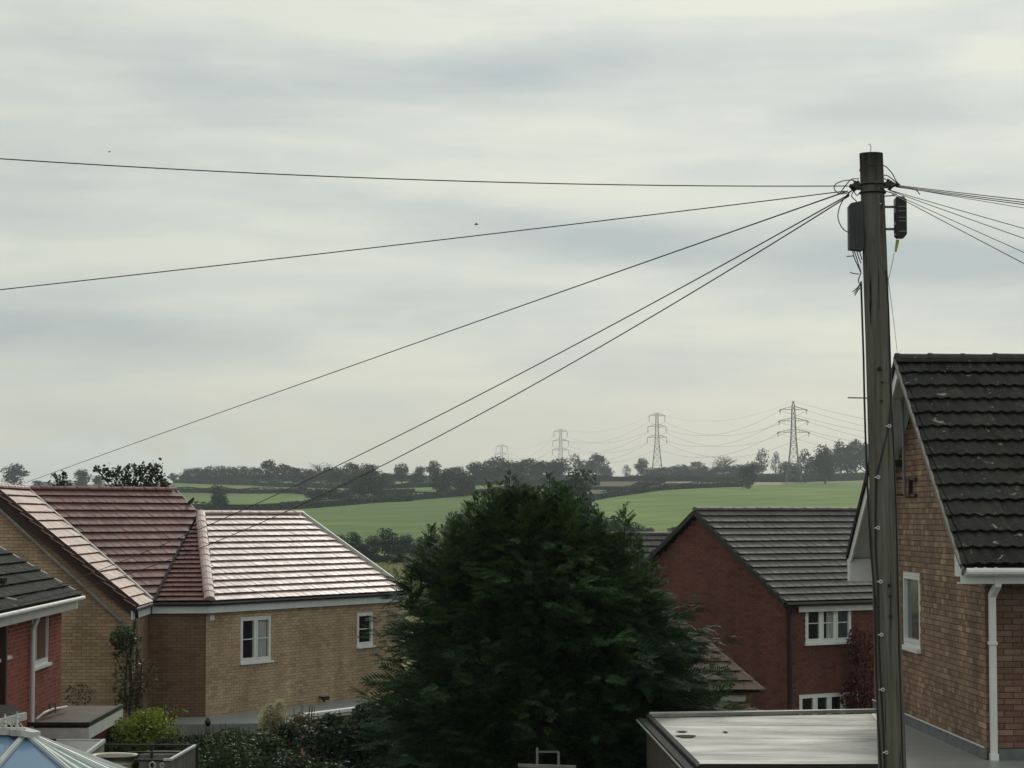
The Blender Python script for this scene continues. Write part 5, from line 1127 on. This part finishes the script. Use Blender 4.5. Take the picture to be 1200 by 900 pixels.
def pylon(px, top_py, y, k, label):
    X = (px - 600) / FPX * y; H_ = 42 if k == 'tension' else 40; zt = P(px, top_py, y).z; z0 = zt - H_; r_ = thing('pylon', label, 'pylon', (X, y, z0), 'electricity pylons'); me, ams = LAT[k]
    o = bpy.data.objects.new('lattice_tower', me); link(o, r_)
    gap = z0 - ground(X, y)
    if gap > 0.3:      # footings down to the ground
        b = MB(); w = 4.1 if k == 'tension' else 3.6
        for s in ((-1, -1), (1, -1), (1, 1), (-1, 1)): b.bar((X + s[0] * w, y + s[1] * w, z0), (X + s[0] * w * 1.1, y + s[1] * w * 1.1, z0 - gap - 1), .3)
        b.build('footing', M['pylon'], r_)
    pts = []
    for x, i_, half, z in ams:
        o = bpy.data.objects.new('cross_arm', x); link(o, r_)
        for ii in i_: link(bpy.data.objects.new('insulator', ii), o)
        dzz = -.5 if k == 'tension' else -3.9
        for sg in (-1, 1): pts.append(V((X + sg * half, y, z0 + z + dzz)))
    pts.append(V((X, y, zt))); PY.append(pts); return r_
pylon(930, 470, 1180, 'tension', 'largest pylon with tapering pointed top, right of centre')
pylon(770, 484, 1500, 'suspension', 'second largest pylon with hanging insulators, left of the largest')
pylon(657, 503, 1760, 'suspension', 'third pylon, above the skyline trees behind the conifer top')
pylon(588, 521, 2120, 'suspension', 'small faint pylon, leftmost of the clearly visible four')
pylon(540, 550.5, 3000, 'suspension', 'tiny faint pylon whose top barely clears the skyline trees')
LV = ['lowest left hand', 'lowest right hand', 'middle left hand', 'middle right hand', 'upper left hand', 'upper right hand', 'topmost thin earth']
for i in range(4):
    for j in range(7):
        a, b_ = PY[i][j], PY[i + 1][j]; sag = (b_ - a).length * (.034 if j < 6 else .024)
        pts = [a + (b_ - a) * (k / 24) - V((0, 0, 4 * sag * (k / 24) * (1 - k / 24))) for k in range(25)]; o = MB().tube(pts, .055 if j < 6 else .035, 4).build('power_line', M['cable'], None, True, loc=a)
        tag(o, LV[j] + ' power line between ' + ('the largest and second largest pylons', 'the second and third largest pylons', 'the third pylon and the small faint pylon', 'the small faint pylon and the tiny one')[i], 'power line', 'power lines of span %s' % ('one', 'two', 'three', 'four')[i])
for j in range(7):
    a = PY[0][j]; b_ = P(1330 + (j % 2) * 22, 548 - (j // 2) * 17, 1000); sag = 9
    pts = [a + (b_ - a) * (k / 20) - V((0, 0, 4 * sag * (k / 20) * (1 - k / 20))) for k in range(21)]; o = MB().tube(pts, .055, 4).build('power_line', M['cable'], None, True, loc=a); tag(o, LV[j] + ' power line running right from the largest pylon', 'power line', 'power lines right of the largest pylon')
# =========================================================== the big conifer
def spray_template(rng, n=9):
    """flat fern-like conifer spray of unit length along +x: tapered leaflets on both sides of a bent axis"""
    vs, fs = [], []
    def leaf(a, d, L_, w):
        d = d / np.linalg.norm(d); s = np.cross(d, [0, 0, 1.0]); s /= np.linalg.norm(s); o = len(vs); vs.extend([a - s * w * .2, a + d * L_ * .45 - s * w, a + d * L_, a + d * L_ * .45 + s * w]); fs.append((o, o + 1, o + 2, o + 3))
    for i in range(n):
        t = .08 + .84 * i / (n - 1); a = np.array([t, .05 * math.sin(t * 3), -.16 * t * t]); L_ = .46 * (1 - t * .62) * rng.uniform(.8, 1.15)
        for sg in (-1, 1): leaf(a, np.array([.80, sg * .72, rng.uniform(-.25, .1)]), L_, .035)
    leaf(np.array([.7, .04, -.08]), np.array([1, 0, -.35]), .36, .03); leaf(np.array([0, 0, 0.]), np.array([1, 0, -.1]), .75, .022)
    return np.array(vs), np.array(fs)
def place(tmpl, pos, dirs, up, size, rng):
    """numpy: copy the template at each position, x axis along dirs"""
    tv, tf = tmpl; n = len(pos); x = dirs / np.linalg.norm(dirs, axis=1)[:, None]; z = up - (up * x).sum(1)[:, None] * x; z /= np.linalg.norm(z, axis=1)[:, None]; y = np.cross(z, x)
    R = np.stack([x, y, z], 2); v = np.einsum('nij,kj->nki', R, tv) * size[:, None, None] + pos[:, None, :]
    return v.reshape(-1, 3), (tf[None] + (np.arange(n) * len(tv))[:, None, None]).reshape(-1, tf.shape[1])
def conifer():
    rng = np.random.default_rng(5); cx, cy = .70, 37.0; zb = -5.95
    c0_ = V((cx, cy, zb)); r_ = thing('conifer_tree', 'huge dark green bushy conifer filling the centre foreground', 'tree', c0_)
    def zof(py): return -(py - HORIZON) * cy / FPX
    prof_y = [575, 590, 605, 625, 650, 690, 740, 790, 840, 890, 930, 1010]; prof_r = [.03, .14, .42, .86, 1.36, 1.95, 2.55, 2.88, 3.02, 3.0, 2.75, 1.9]
    SH = lambda z: .32 * np.clip((z - zof(770)) / (zof(640) - zof(770)), 0, 1)
    zz = [zof(y) for y in prof_y][::-1]; rr = prof_r[::-1]
    def env(z, a):
        r0 = np.interp(z, zz, rr); return r0 * (1 + .10 * np.sin(3 * a + 1.2 + z * 1.3) + .09 * np.sin(5 * a + z * 3.1) + .07 * np.sin(9 * a - z * 6))
    tm = [spray_template(rng) for _ in range(5)]; V_, F_ = [], []; off = 0
    def emit(pos, dirs, ups, size):
        nonlocal off
        k = rng.integers(0, 5, len(pos))
        for i in range(5):
            s = k == i
            if s.any(): v, f = place(tm[i], pos[s], dirs[s], ups[s], size[s], rng); V_.append(v); F_.append(f + off); off += len(v)
    br = MB()
    nb = 760
    for b_ in range(nb):
        z1 = rng.uniform(-5.6, zof(588)) if b_ > 90 else rng.uniform(zof(700), zof(590)); a = rng.uniform(0, 2 * math.pi)
        if rng.uniform() < .62: a = -math.pi / 2 + rng.normal(0, 1.0)      # more towards the light side seen
        R = float(env(z1, a)) * (rng.uniform(.70, 1.06) if rng.uniform() < .86 else rng.uniform(1.04, 1.12)); R = min(R, 3.05 + rng.uniform(-.15, .15)); z0 = z1 - R * rng.uniform(.18, .55); dr = np.array([math.cos(a), math.sin(a), 0])
        p0_ = np.array([cx, cy, z0]); p3 = np.array([cx, cy, z1 + rng.uniform(-.1, .12)]) + dr * R; mid_ = (p0_ + p3) / 2 + np.array([0, 0, -.10])
        n = 34; t = rng.uniform(.40, 1.0, n) ** .75; t2 = t[:, None]; q_ = (1 - t2) ** 2 * p0_ + 2 * t2 * (1 - t2) * mid_ + t2 ** 2 * p3
        spread = (1.12 - t) * .40 + .05; tang = np.array([-dr[1], dr[0], 0]); lat = rng.normal(0, 1, n) * spread * .75
        q_ = q_ + tang[None] * lat[:, None]; q_[:, 2] += rng.normal(0, .07, n) - np.abs(lat) * .15
        d_ = dr[None] * 1.0 + tang[None] * (np.sign(lat) * rng.uniform(.1, 1.0, n))[:, None] + np.array([0, 0, 1.0])[None] * rng.normal(.18, .22, n)[:, None]
        up_ = np.array([0, 0, 1.0])[None] + rng.normal(0, .35, (n, 3)); emit(q_, d_, up_, rng.uniform(.20, .40, n))
        if b_ % 3 == 0: br.tube([V(p0_), V(mid_), V(p3 * .98 + p0_ * .02)], [.035, .02, .006], 4, False)
    # upright leaders that make the ragged top
    extra = []
    for k in range(64):
        a = rng.uniform(0, 2 * math.pi); z_ = rng.uniform(zof(760), zof(598)) if k % 2 else rng.uniform(zof(640), zof(592)); R_l = float(env(z_, a)) * rng.uniform(.55, .95); q0 = V((cx + math.cos(a) * R_l, cy + math.sin(a) * R_l, z_ - .25)); q1 = q0 + V((math.cos(a) * .22, math.sin(a) * .22, rng.uniform(.30, .75))); extra.append((q0, q1, None, 0))
    for (px, py, base_py, dd) in [(572, 566, 640, -.4), (597, 556, 640, 0), (644, 556, 640, -.2), (549, 588, 650, -.7), (618, 572, 650, .4), (660, 574, 650, -.6), (683, 586, 660, .3), (585, 566, 640, .3), (608, 562, 640, -.5), (652, 566, 640, .3), (560, 578, 650, .1), (696, 610, 680, -.8), (538, 602, 670, .2), (672, 596, 660, -.9), (506, 616, 690, -.3), (495, 636, 700, .3), (530, 606, 670, -.8), (700, 600, 660, -.5), (733, 592, 670, -.2), (722, 612, 680, .5), (750, 628, 700, -.5), (584, 575, 650, -.8), (632, 572, 650, -.8), (765, 650, 720, 0), (610, 592, 650, -1.0), (520, 640, 700, -1.0), (484, 660, 720, -.4)] + extra:
        tip, b0 = (P(px, py, cy + dd), P(px + random.uniform(-6, 6), base_py, cy + dd)) if base_py is not None else (py, px)
        if base_py is not None: tip = tip + V((float(SH(tip.z)), 0, 0)); b0 = b0 + V((float(SH(b0.z)), 0, 0))
        elif tip.z > zof(572): continue
        L_ = (tip - b0).length; n = int(58 * L_); t = rng.uniform(0, 1, n) ** .8; a = rng.uniform(0, 2 * math.pi, n)
        q_ = np.array(b0)[None] + (np.array(tip) - np.array(b0))[None] * t[:, None]; w = .42 * (1 - t) ** .8 + .02; dr = np.stack([np.cos(a), np.sin(a), np.zeros(n)], 1)
        emit(q_ + dr * (w * rng.uniform(.1, .7, n))[:, None] * .6, dr + np.array([0, 0, 1])[None] * (rng.uniform(.35, .9, n) + t * .6)[:, None], dr * -.5 + np.array([0, 0, 1.0])[None], np.clip((.34 * (1 - t) + .11) * rng.uniform(.8, 1.2, n), .1, .42)); br.tube([b0, tip], [.02, .004], 4, False)
    # arching branches that stick out of the sides
    for (px, py, dd) in [(428, 772, -.2), (436, 745, .2), (446, 728, -.6), (430, 800, .3), (462, 700, .2), (474, 676, -.2), (480, 655, 0), (852, 770, .2), (860, 800, -.2), (862, 822, 0), (836, 740, -.3), (812, 712, .1), (790, 690, -.4), (868, 835, .5), (440, 830, 0)]:
        tip = np.array(P(px, py, cy + dd)); sg = 1 if tip[0] > cx else -1; b0 = np.array([cx + (tip[0] - cx) * .62, cy + dd * .5, tip[2] - .42]); n = 30; t = rng.uniform(0, 1, n); q_ = b0 + (tip - b0) * t[:, None]; q_[:, 2] += .12 * np.sin(t * math.pi); q_ += rng.normal(0, .05, (n, 3)) * (1.2 - t)[:, None] * 2
        d_ = np.array([sg, 0, .12])[None] + rng.normal(0, .38, (n, 3)); emit(q_, d_, np.array([0, 0, 1.0])[None] + rng.normal(0, .3, (n, 3)), rng.uniform(.18, .36, n) * (1.15 - .5 * t))
    # inner foliage so that the crown is not see-through
    n = 8000; a = rng.uniform(0, 2 * math.pi, n); z = rng.uniform(-5.7, zof(610), n); R = env(z, a) * rng.uniform(.30, .72, n); q_ = np.stack([cx + np.cos(a) * R, cy + np.sin(a) * R, z], 1)
    emit(q_, np.stack([np.cos(a), np.sin(a), rng.normal(0, .5, n)], 1), rng.normal(0, 1, (n, 3)) + np.array([0, 0, 1.0]), rng.uniform(.35, .6, n))
    VV_ = np.concatenate(V_); VV_[:, 0] -= SH(VV_[:, 2]); meshobj('foliage', VV_, np.concatenate(F_), M['ley'], r_); br.v = [(x - float(SH(z)), y, z) for x, y, z in br.v]
    br.build('branches', M['bark'], r_)
    MB().tube([V((cx, cy, zb - .1)), V((cx + .05, cy, -3)), V((cx - .03, cy, -.3))], [.24, .16, .03], 10).build('trunk', M['bark'], r_)
conifer()
# =========================================================== garden plants
def shrub(name, label, px, py, y, wpx, hpx, m, n, size, seed, cat='shrub', lobes=10, stems=8, aspect=.55, squash=1, group=None):
    rng = np.random.default_rng(seed); hpx = hpx + 12; wpx = wpx * 1.25; n = int(n * 1.7); top = P(px, py - hpx, y); gx = P(px, py, y).x; zg = ground(gx, y); w = wpx / FPX * y; h = (top.z - zg) * 1.06; r_ = thing(name, label, cat, (gx, y, zg), group)
    p = crown_points(rng, n, w, h * .96, lobes, .35); p2 = rng.uniform(-1, 1, (int(n * .5), 3)); p2 = p2[(p2[:, 0] ** 2 + p2[:, 1] ** 2) < 1] * [w * .46, w * .40, 0] + [0, 0, 0]; p2[:, 2] = rng.uniform(.1, .8, len(p2)) * h; p = np.concatenate([p, p2]); p = p + np.array([gx, y, zg]); v, f = quads(p, size, rng, aspect); meshobj('foliage', v, f, m, r_)
    b = MB()
    for i in range(stems): a = rng.uniform(0, 6.28); b.tube([V((gx, y, zg - .05)), V((gx + math.cos(a) * w * .15, y + math.sin(a) * w * .15, zg + h * .4)), V((gx + math.cos(a) * w * .33, y + math.sin(a) * w * .33, zg + h * .85))], [.03, .02, .005], 5, False)
    b.build('stems', M['bark'], r_); return r_, (gx, y, zg, w, h, rng)
shrub('shrub', 'bright lime green leafy shrub below the dark climber, left garden', 160, 882, 46, 84, 58, M['lime_leaf'], 5200, .085, 1)
shrub('shrub', 'yellow green shrub shoot standing right of the lime shrub against the tan wall', 190, 880, 47.5, 52, 66, M['lime_leaf'], 1500, .08, 2)
shrub('shrub', 'low mid green shrub under the pale flat roof fascia', 125, 900, 45.5, 66, 44, M['mid_leaf'], 2600, .09, 3)
shrub('shrub', 'variegated dark shrub right of the lime green shrub', 205, 905, 44.5, 60, 48, M['mid_leaf'], 2400, .085, 4)
shrub('shrub', 'black green shrub beneath the grey flat roof, left of the thin post', 228, 900, 46.5, 50, 50, M['dark_leaf'], 2200, .09, 5)
shrub('shrub', 'olive green shrub right of the thin post', 266, 905, 45.5, 60, 60, M['mid_leaf'], 3200, .085, 6)
shrub('shrub', 'yellowish green shrub below the pampas plumes', 302, 905, 45, 56, 56, M['mid_leaf'], 3200, .08, 7)
shrub('shrub', 'bluish dark shrub between pampas grass and dark hedge', 338, 905, 46, 46, 66, M['dark_leaf'], 3000, .08, 8)
shrub('shrub', 'tall wispy olive shrub tip just right of the pampas plumes', 352, 900, 47.5, 40, 78, M['dry_leaf'], 700, .07, 9, lobes=7)
shrub('hedge_shrub', 'dark glossy leaved bush in front of the white topped wall, left part', 382, 910, 45, 70, 78, M['dark_leaf'], 5200, .095, 10)
shrub('hedge_shrub', 'dark glossy leaved bush touching the left side of the conifer', 430, 910, 45.5, 80, 84, M['dark_leaf'], 6000, .095, 11)
shrub('shrub', 'low dark shrub along the bottom edge left of the conifer', 350, 925, 42, 110, 45, M['dark_leaf'], 4200, .09, 12)
shrub('shrub', 'low mixed shrub along the bottom edge below the olive shrub', 262, 930, 42, 100, 45, M['mid_leaf'], 3800, .085, 13)
def flowers(lst):
    for (x, y, m, s, lab) in lst:
        c = P(x, y, 43.4); r_ = thing('flower', lab, 'flower', c)
        for k in range(6): a = k * math.pi / 3; MB().add([c, c + V((math.cos(a - .4) * s, -.01, math.sin(a - .4) * s)), c + V((math.cos(a) * s * 1.3, -.03, math.sin(a) * s * 1.3)), c + V((math.cos(a + .4) * s, -.01, math.sin(a + .4) * s))], [(0, 1, 2, 3)]).build('petal', M[m], r_)
        MB().tube([c, c + V((0, .3, -.6))], .008, 4).build('stem', M['mid_leaf'], r_)
flowers([(353, 885, 'flower_red', .035, 'small red flower beside the pink bloom in the dark shrubs'), (355, 882, 'flower_pink', .035, 'pale pink flower low in the dark shrubs left of the conifer'), (338.5, 893, 'flower_white', .035, 'bright white flower near the bottom edge below the pink bloom'), (293, 882, 'flower_white', .022, 'small whitish seed head in the olive shrubs'), (354, 878, 'flower_pink', .02, 'tiny pink bud just above the pink bloom')])
# pampas grass
rng = np.random.default_rng(30); gx = P(322, 880, 46.5); zg = ground(gx.x, 46.5); PG = thing('pampas_grass', 'pampas grass with three creamy feathery plumes against the grey flat roof', 'grass plant', (gx.x, 46.5, zg))
for (x0_, y0_, x1_, y1_, w) in ((309, 855, 317, 827, .17), (320, 850, 330, 823, .19), (318, 856, 331, 842, .10)):
    a, b_ = P(x0_, y0_, 46.4), P(x1_, y1_, 46.4); n = 1300; t = rng.uniform(0, 1, n); q_ = np.array(a) + (np.array(b_) - np.array(a)) * t[:, None]; q_ += rng.normal(0, 1, (n, 3)) * (w * np.sin(np.clip(t, .05, .97) * math.pi) ** .7 * .5)[:, None]; v, f = quads(q_, .085, rng, .22, droop=.5); meshobj('plume', v, f, M['plume'], PG); MB().tube([V((gx.x, 46.5, zg)), (V((gx.x, 46.5, zg)) + a) / 2 + V((.05, 0, 0)), a], .012, 5).build('stalk', M['blade'], PG)
vs, fs = [], []
for i in range(160):
    a = rng.uniform(0, 6.28); L_ = rng.uniform(.5, 1.0); c = V((gx.x, 46.5, zg)); d_ = V((math.cos(a), math.sin(a), 0)); s_ = V((-d_.y, d_.x, 0)) * .012; p1 = c + d_ * L_ * .35 + V((0, 0, L_ * 1.4)); p2 = c + d_ * L_ + V((0, 0, L_ * 1.1)); o = len(vs); vs += [c - s_, c + s_, p1 + s_, p1 - s_, p2]; fs += [(o, o + 1, o + 2, o + 3), (o + 3, o + 2, o + 4)]
meshobj('leaf_blades', vs, fs, M['blade'], PG)['kind'] = 'stuff'
# climber on the tan gable
rng = np.random.default_rng(31); cl = P(152, 835, 51.4); zg = ground(cl.x, 51.4); CL = thing('climbing_plant', 'straggly ivy climber with bushy green top on the tan gable corner', 'climber', (cl.x, 51.4, zg))
def leaves_px(box, n, size, m, nm, d0, d1, ell=True):
    x0_, x1_, y0_, y1_ = box; pts = []
    while len(pts) < n:
        u, v = rng.uniform(-1, 1, 2)
        if ell and u * u + v * v > 1: continue
        pts.append(P((x0_ + x1_) / 2 + u * (x1_ - x0_) / 2, (y0_ + y1_) / 2 + v * (y1_ - y0_) / 2, rng.uniform(d0, d1)))
    v, f = quads(np.array([tuple(p) for p in pts]), size, rng, .7, droop=.3); meshobj(nm, v, f, m, CL)
leaves_px((129, 160, 733, 762), 380, .10, M['ivy_leaf'], 'leafy_top', 51.3, 51.9); leaves_px((133, 166, 745, 830), 520, .085, M['ivy_leaf'], 'foliage', 51.3, 51.7, False); leaves_px((160, 186, 770, 815), 420, .065, M['dry_leaf'], 'foliage', 51.3, 51.9); leaves_px((138, 168, 806, 835), 260, .075, M['dry_leaf'], 'foliage', 51.3, 51.7); leaves_px((74, 110, 800, 826), 120, .07, M['dry_leaf'], 'foliage', 51.7, 52.0)
for pl, r0 in (([(153, 860), (152, 830), (154, 800), (152, 775), (156, 745), (158, 728)], .035), ([(160, 860), (160, 832), (165, 800), (166, 780), (160, 760)], .02), ([(148, 832), (146, 800), (150, 770), (143, 748)], .018), ([(153, 800), (140, 780), (134, 765)], .012), ([(160, 810), (172, 790), (180, 778)], .012), ([(153, 830), (140, 815)], .012)): MB().tube([P(x, y, 51.5) for x, y in pl], r0, 5, False).build('stem', M['bark'], CL)
MB().bar(P(148, 835, 51.6), P(148, 770, 51.6), .05).build('trellis_post', M['bark_pale'], CL); MB().bar(P(160, 835, 51.6), P(161, 725, 51.6), .06).build('trellis_post', M['bark_pale'], CL)
# red creeper on the dark red house
rng = np.random.default_rng(33); rc = P(1010, 820, 58.6); CLr = thing('climbing_plant', 'deep red leaved creeper on the dark red house beside the telegraph pole', 'climber', (rc.x, 58.8, -7.4)); CL = CLr
leaves_px((996, 1034, 740, 835), 1000, .085, M['red_leaf'], 'foliage', 57.7, 58.3, False); leaves_px((984, 1020, 795, 836), 500, .08, M['red_leaf'], 'foliage', 57.7, 58.1); leaves_px((992, 1012, 735, 775), 260, .08, M['red_leaf'], 'foliage', 57.5, 58.0)
for x in (1006, 1016, 1024): MB().tube([V((P(x, 860, 58.2).x, 58.2, -7.4)), P(x - 3, 800, 58.2), P(x + 3, 745, 58.2)], .02, 5, False).build('stem', M['bark'], CLr)
# garden tree whose top shows over the red ridge
rng = np.random.default_rng(34); gt = P(148, 600, 70); zg = ground(gt.x, 70); GT = thing('garden_tree', 'sparse dark leafed garden tree top poking above the red roof ridge', 'tree', (gt.x, 70, zg))
pts = []; b = MB(); b.tube([V((gt.x, 70, zg)), V((gt.x + .1, 70, -1.5)), P(150, 570, 70)], [.2, .12, .04], 8)
tips = [(112, 549, 5), (122, 552, 6), (129, 554, 9), (127, 561, 7), (136, 558, 8), (139, 550, 5), (148, 553, 8), (151, 547, 4), (146, 562, 9), (158, 553, 9), (157, 546, 4), (164, 557, 9), (168, 550, 8), (171, 562, 9), (176, 549, 7), (183, 547, 8), (181, 556, 9), (187, 562, 9), (177, 569, 10), (160, 570, 10), (143, 571, 8), (135, 570, 6), (189, 569, 8), (152, 566, 8), (168, 572, 10), (196, 568, 6)]
for (x, y, s) in tips:
    e_ = P(x, y, 70 + rng.uniform(-.5, .5)); st_ = P(150 + (x - 150) * .35, 592, 70); b.tube([st_, (st_ + e_) / 2 + V((rng.uniform(-.1, .1), 0, .1)), e_], [.03, .018, .006], 4, False)
    k = int(s * 6); q_ = np.array(e_) + rng.normal(0, 1, (k, 3)) * np.array([s * .012, s * .012, s * .011]); pts.append(q_)
    k2 = 6; t = rng.uniform(.2, 1, k2)[:, None]; pts.append(np.array(st_) + (np.array(e_) - np.array(st_)) * t + rng.normal(0, .08, (k2, 3)))
p = crown_points(rng, 2200, 3.4, 3.2, 10, .4) + np.array([gt.x, 70, -2.75]); p = p[p[:, 2] < .75]; pts.append(p); v, f = quads(np.concatenate(pts), .125, rng, .6, droop=.4); meshobj('foliage', v, f, M['black_leaf'], GT); b.build('branches', M['bark'], GT)
GT2 = thing('garden_tree', 'small dark leafy tip left of the larger one above the red ridge', 'tree', (P(70, 600, 70).x, 70, zg)); pts = []; b = MB()
for (x, y, s) in [(64, 557, 4), (75, 554, 4), (68, 562, 6), (66, 568, 7), (75, 562, 5), (72, 570, 7), (80, 568, 5), (62, 572, 5)]:
    e_ = P(x, y, 70); st_ = P(70, 592, 70); b.tube([st_, e_], [.02, .006], 4, False); k = int(s * 5); pts.append(np.array(e_) + rng.normal(0, 1, (k, 3)) * s * .012)
b.tube([V((P(70, 600, 70).x, 70, zg)), P(70, 592, 70)], [.1, .03], 6); v, f = quads(np.concatenate(pts), .12, rng, .6, droop=.4); meshobj('foliage', v, f, M['black_leaf'], GT2); b.build('branches', M['bark'], GT2)
# rough ground cover under the garden plants
rng = np.random.default_rng(50); n = 26000; x = rng.uniform(-11, 4, n); y = rng.uniform(30, 56, n); z = np.array([ground(a, b_) for a, b_ in zip(x, y)]) + rng.uniform(0, .3, n); ok = ~((x < -7.5) & (y > 50)); v, f = quads(np.stack([x, y, z], 1)[ok], .14, rng, .5); meshobj('ground_cover', v, f, M['dark_leaf'])['kind'] = 'stuff'
rng = np.random.default_rng(51); n = 30000; x = rng.uniform(-45, 5, n); y = rng.uniform(180, 400, n); z = np.array([ground(a, b_) for a, b_ in zip(x, y)]) + rng.uniform(0, .45, n); v, f = quads(np.stack([x, y, z], 1), .8, rng, .3); meshobj('rough_grass', v, f, leaf_mat('rough_grass', (.15, .16, .08), (.26, .25, .15), None, .05))['kind'] = 'stuff'
# =========================================================== haze
hb_ = MB(); hb_.box(-2600, 2600, -150, 4300, -13, 80); hz_ = hb_.build('haze', None); hz_['kind'] = 'stuff'
hm = bpy.data.materials.new('haze'); hm.use_nodes = True; hm.node_tree.nodes.clear(); pv = hm.node_tree.nodes.new('ShaderNodeVolumePrincipled'); pv.inputs['Color'].default_value = (.86, .93, 1.0, 1); pv.inputs['Density'].default_value = HAZE_D; pv.inputs['Anisotropy'].default_value = .3
ho = hm.node_tree.nodes.new('ShaderNodeOutputMaterial'); hm.node_tree.links.new(pv.outputs[0], ho.inputs['Volume']); hz_.data.materials.append(hm)
